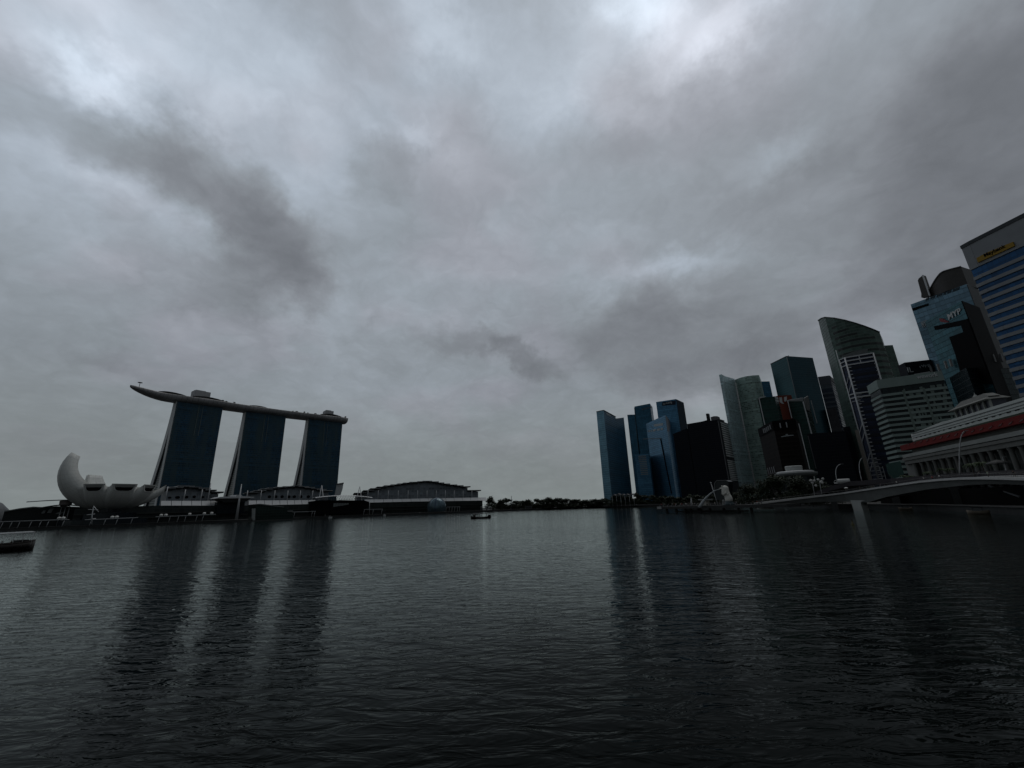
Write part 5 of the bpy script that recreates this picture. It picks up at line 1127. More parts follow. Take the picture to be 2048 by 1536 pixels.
def lion_fountain():
    c = PR(1457.5, 1003, 268); u, _ = FD.px(1457.5, 1003); c = FD.at(u, DZK, -3.5); fw = 1.0; u = Plane(FD.A-FD.n*3.5, FD.B-FD.n*3.5).px(1457.5, 1003)[0]; c = FD.at(u, DZK, -3.5)
    s = c.y/826                                  # metres per photograph pixel here
    e = FD.e.copy(); L = lambda x, y, o=0: Vector((c.x+e.x*(x-1457.5)*s*1.16-FD.n.x*-o, c.y+e.y*(x-1457.5)*s*1.16-FD.n.y*-o, DZK+(1009.5-y)*s))
    root = thing('lion_fountain', 'white stone fountain statue with lion head spouting a water jet', 'statue', c)
    ST = plain('statue_white', (.50, .49, .45), .6, var=.12, scale=.6)
    prof = [  # y, x centre, half width, half depth
        (1002.5, 1457.6, 5.2, 4.6), (1001.5, 1457.8, 6.2, 5.2), (998, 1458.3, 6.6, 5.4), (994, 1458.0, 6.2, 5.0), (991, 1457.0, 5.4, 4.6), (989, 1455.8, 5.8, 4.8), (987, 1454.9, 6.6, 5.4), (984, 1454.6, 5.9, 5.6), (981, 1454.8, 5.7, 5.6), (978, 1455.0, 5.8, 5.4), (975.5, 1455.2, 4.7, 4.2), (973.8, 1455.0, 2.9, 2.6), (972.9, 1454.7, .8, .8)]
    mb = MB(); rows = []
    for j, (y, x, hw, hd) in enumerate(prof):
        row = []
        for k in range(20):
            a = 2*math.pi*k/20; rip = 1+.045*math.sin(k*5+j*1.7)
            row.append(L(x+math.cos(a)*hw*rip, y, math.sin(a)*hd*s*.8*rip))
        rows.append(row)
    mb.grid(rows, True, 0, True, True); mb.build('body', ST, root, recalc=True)
    mb = MB(); rows = []
    for x, y, hw in ((1451.5, 978, 2.6), (1448.6, 978.1, 2.1), (1446.6, 978, 1.6), (1445.8, 978.2, .8)):
        rows.append([L(x, y+math.sin(2*math.pi*k/10)*hw*.8, math.cos(2*math.pi*k/10)*hw*s) for k in range(10)])
    mb.grid(rows, True, 0, True, True); mb.build('muzzle', ST, root, recalc=True)
    mb = MB(); mb.box(L(1447.6, 979.6), (1.0, .7, .35), math.atan2(e.y, e.x)); mb.build('mouth', BLACK, root)
    for sg in (-1, 1):
        mb = MB(); mb.lathe(L(1452.5, 975.6, sg*1.3), [(.05, -.1), (.45, .1), (.4, .5), (.1, .8)], 8); mb.build('ear', ST, root)
        mb = MB(); mb.lathe(L(1449.2, 976.9, sg*.62), [(.04, -.12), (.14, 0), (.04, .12)], 8); mb.build('eye', BLACK, root)
    for k in range(14):
        a = -1.2+k*.19; mb = MB(); q = L(1455+5.6*math.cos(a*2.2), 986.5+(k % 3)*1.3, 1.5*math.sin(a*2.2)); mb.lathe(q-Vector((0, 0, 1.0)), [(.02, 0), (.35, .5), (.42, 1.0), (.2, 1.5)], 7); mb.build('mane_lock', ST, root)
    mb = MB(); rows = [[L(x+math.cos(2*math.pi*k/16)*hw*(1+.08*math.sin(k*4)), y, math.sin(2*math.pi*k/16)*hw*s) for k in range(16)] for y, x, hw in ((1009.6, 1457.5, 9), (1007, 1457.5, 7.6), (1004, 1457.5, 6.4), (1002.4, 1457.5, 5.2))]
    mb.grid(rows, True, 0, True, True); mb.build('wave_plinth', plain('plinth_dark', (.03, .045, .05), .6), root, recalc=True)
    # the jet falls in an arc into the bay
    pts = []; rr = []
    for k in range(15):
        t = k/14; pts.append(L(1446.3-32*t, 979.6+33*t**1.75+ (0), t*6)); rr.append(.22+.75*t**1.6+.08*math.sin(k*2.3))
    mb = MB(); mb.tube(pts, rr, 9); j = mb.build('water_jet', plain('jet_water', (.24, .26, .27), .6, var=.3, scale=1.5), root)
    j = None
    u2, _ = Plane(FD.A-FD.n*9, FD.B-FD.n*9).px(1446, 998); q = FD.at(u2, DZK, -9); r2 = thing('small_statue', 'small grey statue behind the lion fountain', 'statue', q); mb = MB(); mb.lathe(q, [(1.0, 0), (1.0, .5), (.7, .6), (.85, 1.3), (.6, 1.8), (.7, 2.3), (.4, 2.8), (.05, 2.95)], 12); mb.build('body', GREYST, r2)
    # flat roofed kiosk
    F8 = Plane(FD.A-FD.n*8, FD.B-FD.n*8); ua, ub = F8.px(1400, 1000)[0], F8.px(1418, 1000)[0]; za = F8.px(1409, 998)[1]; r3 = thing('deck_kiosk', 'pale flat roofed kiosk on the deck beside the jet', 'kiosk', FD.at((ua+ub)/2, DZK, -8))
    mb = MB(); FD.box(mb, ua, ub, za-.6, za, -12, -6); mb.build('roof', plain('kiosk_roof', (.26, .27, .27)), r3); mb = MB(); FD.poly(mb, [(ua+.9, DZK), (ua+3.6, DZK), (ua+4.2, za-.6), (ua+.5, za-.6)], -11, -7.5); mb.build('wall', CREAM, r3, recalc=True)
    mb = MB(); FD.box(mb, ua+1.3, ua+2.6, DZK+.8, DZK+1.7, -7.5, -7.4); mb.build('hatch', BLACK, r3)
    for k, (x, y0, y1, lab) in enumerate(((1434, 1000, 966, 'thin pale leaning pole behind the water jet'), (1382, 1001.5, 995, 'small white cone shaped marker on the deck'))):
        u, z1 = Plane(FD.A-FD.n*13, FD.B-FD.n*13).px(x, y1); root = thing('lamp_post', lab, 'lamp post', FD.at(u, DZK, -13), 'poles on the viewing deck'); mb = MB()
        tx = Plane(FD.A-FD.n*13, FD.B-FD.n*13).px(1422 if k == 0 else x, y1)[0]; ub_ = Plane(FD.A-FD.n*13, FD.B-FD.n*13).px(x, y0)[0]; mb.tube([FD.at(ub_, DZK, -13), FD.at(tx, z1, -13)], [.22, .14] if k == 0 else [.75, .06], 6); mb.build('pole', STEEL, root)
        if k < 1: mb = MB(); mb.lathe(FD.at(tx, z1, -13), [(.1, -.2), (.35, .1), (.3, .6), (.05, .8)], 8); mb.build('lamp_head', WHITE, root)
    r4 = thing('glass_kiosk', 'white framed glass kiosk behind the lion fountain', 'kiosk', FD.at(FD.px(1442, 970)[0], 0, -40)+Vector((0, 0, QZ)))
    PK = Plane(FD.at(0, 0, -40), FD.at(10, 0, -40)); mb = MB(); PK.pxpoly(mb, [(1430, 1000), (1430, 966), (1434, 961), (1452, 960.5), (1457, 963), (1457, 1000)], -5, 0); mb.build('glazing', DGLASS, r4, recalc=True)
    mb = MB(); q = [PK.px(*p) for p in ((1430, 985), (1430, 966), (1434, 961), (1452, 960.5), (1457, 963))]
    for i in range(4): mb.bar(PK.at(*q[i], .2), PK.at(*q[i+1], .2), .4)
    mb.build('frame', plain('trim_grey', (0, 0, 0)), r4)
lion_fountain()
rnd = random.Random(11)
n = 0
adj = ['beside the pale end of the deck', 'near the deck kiosk', 'under the lion fountain', 'right of the lion fountain', 'at the foot of the footbridge']
for k in range(44):
    x = rnd.uniform(1322, 1525); o = -rnd.uniform(.8, 13); u = Plane(FD.A+FD.n*o, FD.B+FD.n*o).px(x, 1005)[0]; ti = rnd.choices(range(6), [5, 4, 4, 2, 1, 1])[0]; pose = rnd.choice(['stand', 'photo', 'walk'])
    where = adj[0] if x < 1360 else adj[1] if x < 1430 else adj[2] if x < 1470 else adj[3] if x < 1500 else adj[4]
    person(FD.at(u, DZK, o), pose, ti, rnd.uniform(0, 6.28), f'distant visitor in {TOPS[ti][0]} top {dict(stand="standing", photo="holding up a camera", walk="walking")[pose]} {where}', f'visitors in {TOPS[ti][0]} tops {pose} {where}', s=rnd.uniform(.95, 1.12))

# ------------------------------------------------------------------ footbridge
BT = [(1520, 1006.5, 258), (1560, 1001.5, 262), (1612, 995, 266), (1650, 990.4, 268), (1686, 986, 268), (1725, 980, 263), (1760, 974.8, 255), (1800, 968.8, 246), (1840, 963, 235), (1880, 959, 222), (1917, 956.6, 209), (1955, 955.6, 196), (2000, 955.8, 183), (2048, 957, 170), (2120, 961, 152), (2250, 972, 130)]
BB = [1012, 1009, 1005.5, 1003.5, 1003.5, 1005, 994.5, 987, 979.5, 975, 971, 969, 969.5, 972, 977, 990]
def footbridge():
    A = [PR(*p) for p in BT]; root = thing('footbridge', 'white edged concrete footbridge rising to the right on tapered piers', 'bridge', (*A[5].xy, 0))
    nrm = []
    for i in range(len(A)):
        d = (A[min(i+1, len(A)-1)]-A[max(i-1, 0)]).xy.normalized(); q = Vector((-d.y, d.x)); q = q if q.dot(A[i].xy) > 0 else -q; nrm.append(q)
    rows = []
    for i, a in enumerate(A):
        zb = PR(BT[i][0], BB[i], BT[i][2]+1.2).z; q = nrm[i]; P = lambda o, z: Vector((*(a.xy+q*o), z))
        rows.append([P(.25, a.z-.35), P(1.2, min(zb, a.z-.6)), P(5.8, min(zb, a.z-.6)), P(6.75, a.z-.35)])
    mb = MB(); mb.grid(rows, True, 0, False, True); mb.build('girder', plain('girder_concrete', (.12, .128, .125), .8, var=.2, scale=.15), root, recalc=True)
    for off in (0, 7.0):
        mb = MB()
        for i in range(len(A)-1):
            p0 = Vector((*(A[i].xy+nrm[i]*off), A[i].z-.1)); p1 = Vector((*(A[i+1].xy+nrm[i+1]*off), A[i+1].z-.1)); mb.bar(p0, p1, .5, .75)
        mb.build('edge_beam', plain('edge_pale', (.40, .40, .39), .6, var=.1), root)
    mb = MB()
    for i in range(len(A)-1):
        a, b = A[i], A[i+1]; q0, q1 = nrm[i], nrm[i+1]; mb.face([(*(a.xy+q0*.2), a.z+.06), (*(b.xy+q1*.2), b.z+.06), (*(b.xy+q1*6.8), b.z+.06), (*(a.xy+q0*6.8), a.z+.06)])
    mb.build('walkway', CONC, root)
    RS = plain('rail_steel', (.10, .10, .10), .5)
    for off in (.15, 6.85):
        mb = MB()
        for i in range(len(A)-1):
            p0 = Vector((*(A[i].xy+nrm[i]*off), A[i].z+1.25)); p1 = Vector((*(A[i+1].xy+nrm[i+1]*off), A[i+1].z+1.25)); mb.tube([p0, p1], .045, 5)
            for k in range(4): f = k/4; q = p0.lerp(p1, f); mb.tube([q, q-Vector((0, 0, 1.2))], .03, 4)
        mb.build('handrail', RS, root)
    PP = Plane(A[4].xy+nrm[4]*1.0, A[5].xy+nrm[5]*1.0); mb = MB()
    PP.pxpoly(mb, [(1697, 989), (1709, 1026), (1728, 1026), (1722, 1010), (1722, 1003.5), (1742, 996)], -4.2, 0); mb.build('pier', plain('pier_pale', (.34, .35, .34), .7, var=.15, scale=.2), root, recalc=True)
    PQ = Plane(A[0].xy, A[1].xy); mb = MB(); PQ.pxpoly(mb, [(1516, 1009.5), (1534, 1009.5), (1545, 1013), (1550, 1018.5), (1517, 1018.5)], -5, -.5); mb.build('abutment', plain('abut_white', (.45, .46, .45), .6), root, recalc=True)
    PX = Plane(A[9].xy+nrm[9]*2, A[10].xy+nrm[10]*2); mb = MB(); PX.line(mb, 1877, 975, 1926, 997, .45, o=-14); mb.build('raking_strut', plain('trim_grey', (0, 0, 0)), root)
    return A, nrm
BA, BN = footbridge()
def on_bridge(x, off):
    for i in range(len(BT)-1):
        if BT[i][0] <= x <= BT[i+1][0]:
            t = (x-BT[i][0])/(BT[i+1][0]-BT[i][0]); a = BA[i].lerp(BA[i+1], t); return Vector((*(a.xy+BN[i]*off), a.z+.06))
for x, off, pose, ti, rz, lab in ((1530, 2, 'walk', 0, 1, 'distant pedestrian in white at the low end of the footbridge'), (1541, 3, 'walk', 2, 4, 'distant pedestrian in grey at the low end of the footbridge'), (1553, 2, 'stand', 0, 2, 'pedestrian in white above the white abutment'), (1566, 4, 'walk', 1, 1, 'pedestrian in black walking just past the abutment'),
        (1690, 2.2, 'walk', 1, 1.5, 'pedestrian in dark clothes holding a white umbrella over the pier'), (1718, 2, 'walk', 1, 1.5, 'pedestrian in black walking alone just right of the pier'), (1752, 3, 'stand', 3, 1.2, 'pedestrian in dark blue standing between pier and banded building'), (1786, 2, 'walk', 0, 2.2, 'pedestrian in white under the glass lobby'),
        (1868, 2, 'walk', 0, 1.5, 'pedestrian in bright white top before the colonnade'), (1848, 3, 'walk', 4, 1.5, 'pedestrian in red top before the left colonnade'), (1838, 2, 'stand', 0, 3, 'pedestrian in white standing at the left colonnade'), (1936, 3, 'walk', 2, 1.5, 'pedestrian in grey beneath the twin palm trees'), (1960, 2, 'stand', 5, 1.5, 'pedestrian in pale green beneath the twin palm trees'), (2010, 2, 'walk', 1, 1.5, 'pedestrian in black near the right edge of the view')):
    person(on_bridge(x, off), pose, ti, rz, lab, 'people on the footbridge', 1.1)
def umbrella():
    p = on_bridge(1690, 2.2)+Vector((.1, -.25, 0)); root = thing('umbrella', 'open white umbrella held above the pedestrian over the pier', 'umbrella', p+Vector((0, 0, 1.1))); mb = MB()
    mb.tube([p+Vector((0, 0, 1.1)), p+Vector((0, 0, 2.5))], .02, 5); mb.build('shaft', DARK, root); mb = MB(); mb.lathe(p+Vector((0, 0, 2.1)), [(.85, 0), (.7, .2), (.4, .36), (.03, .44)], 8, sm=False); mb.build('canopy', plain('umbrella_white', (.6, .6, .58)), root)
umbrella()
def street_lamp(label, P, base, mid, tip, r=.16):
    b, m_, t = (P.px(*q) for q in (base, mid, tip)); root = thing('street_lamp', label, 'street lamp', P.at(*b), 'curved white street lamps'); mb = MB(); pts = []
    for k in range(13): f = k/12; u = (1-f)**2*b[0]+2*f*(1-f)*m_[0]+f*f*t[0]; z = (1-f)**2*b[1]+2*f*(1-f)*m_[1]+f*f*t[1]; pts.append(P.at(u, z))
    mb.tube(pts, [r*(1-.5*k/12) for k in range(13)], 7); mb.build('pole', STEEL, root); mb = MB(); e_ = P.at(*t); mb.box(e_+Vector((*(P.e*.5), 0)), (1.3, .4, .2), math.atan2(P.e.y, P.e.x)); mb.build('lamp_head', plain('trim_grey', (0, 0, 0)), root)
PL1 = Plane(PR(1660, 950, 285), PR(1740, 950, 285))
street_lamp('curved street lamp arching over the white truck', PL1, (1674.5, 963), (1666, 932), (1682, 928), .2)
street_lamp('curved street lamp left of the beige stone pier building', PL1, (1724, 962), (1713, 925), (1724, 916), .2)
PL2 = Plane(PR(1900, 950, 238), PR(1950, 940, 230))
street_lamp('tall curved street lamp before the white roofed hotel', PL2, (1920, 950), (1915.5, 866), (1930, 862), .22)
street_lamp('thin leaning street lamp by the dark parasol at right', PL2, (2013, 942), (2009, 930), (2005, 914), .16)

# road bridge parapet with a truck behind the footbridge
RB = [(1625, 986, 305), (1660, 972.5, 303), (1700, 962.5, 300), (1780, 957.5, 288), (1840, 952, 268), (1900, 947, 250), (1960, 943, 230), (2048, 939, 205), (2200, 935, 170)]
def road_bridge():
    A = [PR(*p) for p in RB]; root = thing('road_bridge', 'dull grey road bridge parapet passing behind the footbridge', 'bridge', (*A[3].xy, 0)); mb = MB(); m2 = MB()
    for i in range(len(A)-1):
        a, b = A[i], A[i+1]; q = Vector((-(b-a).y, (b-a).x)).normalized(); q = q if q.dot(a.xy) > 0 else -q
        for (o0, o1, h0, h1, M) in ((0, .4, -2.4, 0, mb), (.4, 16, -2.6, -1.3, m2)):
            P = lambda p, o, z: Vector((*(p.xy+q*o), p.z+z)); c = [P(a, o0, h0), P(b, o0, h0), P(b, o1, h0), P(a, o1, h0)]; d = [P(a, o0, h1), P(b, o0, h1), P(b, o1, h1), P(a, o1, h1)]
            M.face(list(reversed(c))); M.face(d)
            for k in range(4): M.face([c[k], c[(k+1) % 4], d[(k+1) % 4], d[k]])
    mb.build('parapet', plain('parapet_mauve', (.038, .034, .038), .8, var=.3, scale=.2), root); m2.build('deck', DKCONC, root)
    for i in (1, 3, 5, 7):
        a = A[i]; mb = MB(); q = a.xy.normalized(); mb.box((a.x+q.x*8, a.y+q.y*8, (a.z-2.6-1)/2), (3, 12, a.z-1.6), math.atan2(q.y, q.x)+math.pi/2); mb.build('pier', DKCONC, root)
road_bridge()
def truck():
    p = PR(1687, 969, 303); P = Plane(p, PR(1700, 969, 303)); f = lambda x, y: P.px(x, y); root = thing('tank_truck', 'white bodied truck with small cab crossing the road bridge', 'truck', p); mb = MB()
    u0, z0 = f(1675, 968); u1, z1 = f(1699, 957.2); rows = []
    for t in (0, .04, .12, .88, .96, 1):
        k = .82 if t in (0, 1) else (.94 if t in (.04, .96) else 1); zc = (z0+z1)/2; hh = (z1-z0)/2*k
        rows.append([P.at(u0+(u1-u0)*t, zc+hh*(1 if abs(s_) < .99 else 1)*c_, s_*1.25*k) for s_, c_ in ((-1, -.9), (-1, .7), (-.7, 1), (.7, 1), (1, .7), (1, -.9))])
    mb.grid(rows, True, 0, True, True); mb.build('cargo_body', plain('truck_white', (.48, .48, .47), .45, var=.05), root, recalc=True)
    mb = MB(); a, za = f(1668.5, 967.5); b, zb = f(1675, 961); P.poly(mb, [(a, za), (b-.1, za), (b-.1, zb+.2), (a+.5, zb+.2), (a, (za+zb)/2)], -1.1, 1.1); mb.build('cab', plain('truck_white', (0, 0, 0)), root, recalc=True)
    mb = MB(); P.poly(mb, [(a+.2, (za+zb)/2), (b-.6, (za+zb)/2), (b-.6, zb-.1), (a+.5, zb-.1)], 1.1, 1.15); mb.build('cab_window', BLACK, root)
    for u in (a+.9, u0+1.2, u0+(u1-u0)*.75, u0+(u1-u0)*.9):
        mb = MB(); c = P.at(u, z0-.2, 1.0); mb.tube([c, c-Vector((*(P.n*.3), 0))], .5, 12); mb.build('wheel', BLACK, root)
truck()
def globe_cluster(lab, x, y, sd):
    P = Plane(PR(1610, 970, 272), PR(1660, 970, 272)); u, z = P.px(x, y); b = P.px(x+1, 990); root = thing('flower_standard', lab, 'banner', P.at(b[0], 6), 'white drooping banners above the footbridge'); mb = MB(); mb.tube([P.at(b[0], 6), P.at(u-.5, z+1)], .09, 5); mb.build('pole', STEEL, root)
    rnd = random.Random(sd)
    for k in range(5):
        mb = MB(); c = P.at(u+rnd.uniform(-1.2, 1.2), z+rnd.uniform(-1.5, 1.6), rnd.uniform(-.6, .6)); mb.lathe(c, [(.05, -.7), (.55, -.3), (.7, .1), (.45, .5), (.05, .6)], 8, sx=1.1, sy=.7); mb.build('banner_cloth', plain('banner_white', (.42, .42, .41), .8), root)
globe_cluster('white drooping banner cluster, left of two above the footbridge', 1627.5, 965.5, 1)
globe_cluster('white drooping banner cluster, right of two above the footbridge', 1642, 963.5, 2)

# ------------------------------------------------------------------ rain trees and palms on the west bank
rt = [tree(700+i, 20, 26, leaf=.7, n=4200, bushy=True, group='broad dark trees behind the lion fountain', name='rain_tree') for i in range(3)]
for i, (x, y, wpx, r_, lab) in enumerate(((1490, 967, 44, 318, 'smallest dark rain tree just right of the lion fountain'), (1520, 958, 52, 315, 'dark rain tree in front of the pale twin tower foot'), (1552, 950, 60, 318, 'tallest dark rain tree left of the round pavilion'), (1588, 951, 58, 322, 'broad dark rain tree right below the white drum'), (1622, 958, 46, 325, 'dark rain tree behind the white banners'), (1655, 970, 44, 335, 'low dark rain tree left of the white truck'), (1470, 984, 36, 330, 'low dark tree behind the lion statue'))):
    p = PR(x, y, r_); o = rt[i] if i < 3 else dup(rt[i % 3], (0, 0, 0)); wd = wpx*p.y/826; o.location = (p.x, p.y, QZ); o.scale = (wd/26, wd/26, (p.z-QZ)/20*1.02); o.rotation_euler = (0, 0, i*1.9); o['label'] = lab
pm = palm(41, 8, 'palm', 'palms before the white roofed hotel', 2.6)
for i, (x, y, r_, h, lab) in enumerate(((1940, 926, 232, 6.5, 'left palm of the pair before the colonnade'), (1962, 923, 228, 6.5, 'right palm of the pair before the colonnade'), (1808, 950, 285, 5.5, 'low palm left of the colonnade'), (1822, 951, 280, 5, 'low palm at the first column'), (1880, 937, 262, 5, 'small palm before the sixth column'), (1897, 936, 256, 5, 'small palm before the eighth column'), (1853, 943, 270, 5, 'bushy palm beside the red topped pedestrian'))):
    p = PR(x, y, r_); o = pm if i == 0 else dup(pm, (0, 0, 0)); o.location = (p.x, p.y, p.z-h*1.05); o.scale = (h/8*1.25,)*2+(h/8,); o.rotation_euler = (0, 0, i*1.1); o['label'] = lab
def dark_parasol():
    P = PL2; u, z = P.px(1994, 921); b = P.px(1998, 938); root = thing('parasol', 'large dark parasol on a single pole at the far right', 'parasol', P.at(*b)); mb = MB(); mb.tube([P.at(b[0], b[1]-2), P.at(u, z)], .12, 6); mb.build('pole', DARK, root); mb = MB(); mb.lathe(P.at(u, z-1.1), [(3.2, 0), (2.7, .5), (1.3, 1.0), (.1, 1.4)], 10, sm=False); mb.build('canopy', DARK, root)
dark_parasol()

# ------------------------------------------------------------------ white roofed hotel with the colonnade
def hotel():
    A, B = PH(1809, 916, 25).xy, PH(2048, 869, 25).xy; B = A+(B-A)*1.35; F = Plane(A, B); F4 = Plane(A-F.n*5, B-F.n*5); F2 = Plane(A-F.n*2, B-F.n*2)
    cc = lambda a, b: (1780+a*.1953, 760+b*.1953)
    root = thing('colonnade_hotel', 'stone hotel with tall colonnade, red awnings and long white roof at right', 'hotel', F.at(F.L/2, QZ))
    def zrow(P, p1, p2): return P.px(*p1)[1]*.5+P.px(*p2)[1]*.5
    HST = plain('hotel_stone', (.125, .127, .12), .85, var=.15, scale=.3); HPL = plain('hotel_pale', (.21, .22, .21), .75, var=.12, scale=.2); HWH = plain('hotel_white', (.43, .455, .435), .6, var=.10, scale=.15)
    zc = zrow(F, (1817, 926), (2038, 895)); zf = zrow(F, (1819, 918), (2048, 880)); zk = zrow(F, (1816, 914), (2048, 875)); zp0 = zrow(F, (1819, 912), (2048, 873)); zp1 = zrow(F, (1816, 905.5), (2048, 864.5))
    u0 = F.px(1811, 920)[0]
    mb = MB(); F.box(mb, u0, F.L, QZ, zc+.5, -30, -3.2); mb.build('wall', [facade('hotel_windows', (.012, .018, .017), (.05, .05, .047), 5.5, .25, 4.6, .35, .1, .2, .5)], root)
    mb = MB(); F.box(mb, u0-.5, F.L, zc, zf-.2, -28, .4); F.box(mb, u0-1.2, F.L, zf-.2, zk, -28, .9); mb.build('frieze', HST, root)
    mb = MB(); F.box(mb, u0-1.5, F.L, zk, zp0, -27, .2); mb.build('cornice', plain('cornice_dark', (.06, .06, .06), .8), root)
    mb = MB(); F.box(mb, u0+.5, F.L, zp0, zp1, -3, 1.0); mb.build('balustrade', HPL, root)
    zr0 = zrow(F2, (1810, 895), (2048, 854)); zr1 = zrow(F2, (1801, 887), (2048, 835.5))
    mb = MB(); F2.box(mb, F2.px(1812, 900)[0], F2.L, zp0, zr0, -20, -2.4); mb.build('recessed_wall', HST, root)
    mb = MB(); ur = F2.px(1801, 890)[0]; F2.poly(mb, [(ur, zr0), (F2.L, zr0), (F2.L, zr1), (ur, zr1)], -3, .4); mb.build('red_awning', RED, root, recalc=True)
    for k in range(14):
        x = 175+k*(55+k*3.4) if False else None
    for a, b in ((200, 662), (265, 645), (330, 630), (395, 618), (465, 603), (535, 590), (608, 575), (690, 560), (770, 543), (860, 525), (950, 503), (1045, 485), (1145, 460), (1250, 440), (1365, 412)):
        q = F2.px(*cc(a, b)); mb = MB(); F2.poly(mb, [(q[0]-1.4, q[1]-.5), (q[0]+.6, q[1]-.1), (q[0]+1.6, q[1]+.5), (q[0]-.4, q[1]+.1)], .4, .55); mb.build('awning_motif', plain('motif', (.11, .05, .05)), root, recalc=True)
    for a in (230, 300, 365, 430, 505, 575, 650, 730, 820, 905, 1000, 1105, 1205, 1315, 1430, 1560):
        u = F.px(*cc(a, 850-(a-230)*.145))[0]; mb = MB(); mb.lathe(F.at(u, QZ+1, -.8), [(1.0, 0), (1.0, .6), (.82, .9), (.72, zc-QZ-2), (.95, zc-QZ-1.6), (1.0, zc-QZ-1)], 14); mb.build('column', HST, root)
    mb = MB(); F.box(mb, u0-3, u0+4.5, QZ, zc, -24, -.6); mb.build('corner_pavilion', HST, root)
    za = zrow(F4, (1824, 879.5), (2048, 831)); zb = zrow(F4, (1821, 861.5), (2048, 804)); ul = F4.px(1822, 870)[0]
    uh = F4.px(1885, 843)[0]; zh = F4.px(1885, 843)[1]; ue = F4.px(1893, 846)[0]
    mb = MB(); F4.poly(mb, [(ul, za), (F4.L, za), (F4.L, zb+.5), (ue, zb+.5), (uh, zh), (ul, zb-.6)], -16, 0); mb.build('white_roof', HWH, root, recalc=True)
    mb = MB()
    for f in (.34, .55): F4.box(mb, ul+1, F4.L, za+(zb-za)*f, za+(zb-za)*f+.18, 0, .12)
    F4.box(mb, ul+2, F4.L, zb-.9, zb-.55, 0, .14); mb.build('roof_seam', plain('seam_grey', (.09, .1, .1)), root)
    mb = MB(); u = ul+4
    rnd = random.Random(3)
    while u < F4.L: F4.box(mb, u, u+rnd.uniform(1, 2.6), za+(zb-za)*.28, za+(zb-za)*.28+.35, 0, .13); u += 4.2
    mb.build('roof_vent', BLACK, root)
    mb = MB(); F2.box(mb, F2.px(1830, 880)[0], F2.L, zr1, zr1+.7, -2.5, .1); mb.build('planter', LEAFD, root)
    r3 = thing('shade_wall', 'black wall added to keep the gap below road bridge and colonnade dark', 'wall', F.at(F.L/2, QZ, 4)); mb = MB(); F.box(mb, u0-30, F.L+10, -1, 8.4, 3, 5); mb.build('wall', plain('shade_black', (.008, .008, .008), .9, spec=.05), r3)  # black wall added where the gap under the bridges lies in shade
    # roof pavilion with two tiered roof
    FP = Plane(A-F.n*11, B-F.n*11); zz_ = lambda a, b: (1880+a*.082, 790+b*.082)
    ua, z0 = FP.px(*zz_(310, 540)); ub, z1 = FP.px(*zz_(1240, 340)); ze = FP.px(*zz_(300, 385))[1]; zt = FP.px(*zz_(420, 225))[1]; zfi = FP.px(*zz_(740, 120))[1]
    r2 = thing('roof_pavilion', 'small white two tiered roof pavilion on top of the white roof', 'pavilion', FP.at((ua+ub)/2, zb)); um = (ua+ub)/2
    def frust(mb, ua_, ub_, za_, uc, ud, zd, d0, d1):
        c = [FP.at(ua_, za_, d0), FP.at(ub_, za_, d0), FP.at(ub_, za_, -6-d0), FP.at(ua_, za_, -6-d0)]; t = [FP.at(uc, zd, -d1), FP.at(ud, zd, -d1), FP.at(ud, zd, -6+d1*.4), FP.at(uc, zd, -6+d1*.4)]
        mb.face(list(reversed(c))); mb.face(t)
        for k in range(4): mb.face([c[k], c[(k+1) % 4], t[(k+1) % 4], t[k]])
    mb = MB(); FP.box(mb, ua+1, ub-1, zb-1, ze, -6, -1.5); mb.build('wall', plain('pav_dark', (.035, .038, .05), .3), r2)
    mb = MB()
    for k in range(7): u = ua+1+(ub-ua-2)*k/6; FP.box(mb, u-.3, u+.3, zb-1, ze, -1.4, -.8)
    FP.box(mb, ua+1, ub-1, zb-1, zb+.6, -1.4, -.9); mb.build('column', HPL, r2)
    mb = MB(); frust(mb, ua-.5, ub+.5, ze, ua+2, ub-2, ze+1.5, 1, 1.6); mb.build('lower_roof', HST, r2)
    mb = MB(); FP.box(mb, ua+2.2, ub-2.2, ze+1.4, zt-.6, -5, -2); mb.build('clerestory', DARK, r2)
    mb = MB(); frust(mb, ua+.8, ub-.8, zt-.7, ua+5, ub-5, zt+1.2, -1.2, 2.2); mb.build('upper_roof', HST, r2)
    mb = MB(); mb.lathe(FP.at(um, zt+1.1, -3.5), [(1.6, 0), (.7, .6), (.2, 1.4), (.02, 2.2)], 8); mb.build('finial', HPL, r2)
hotel()

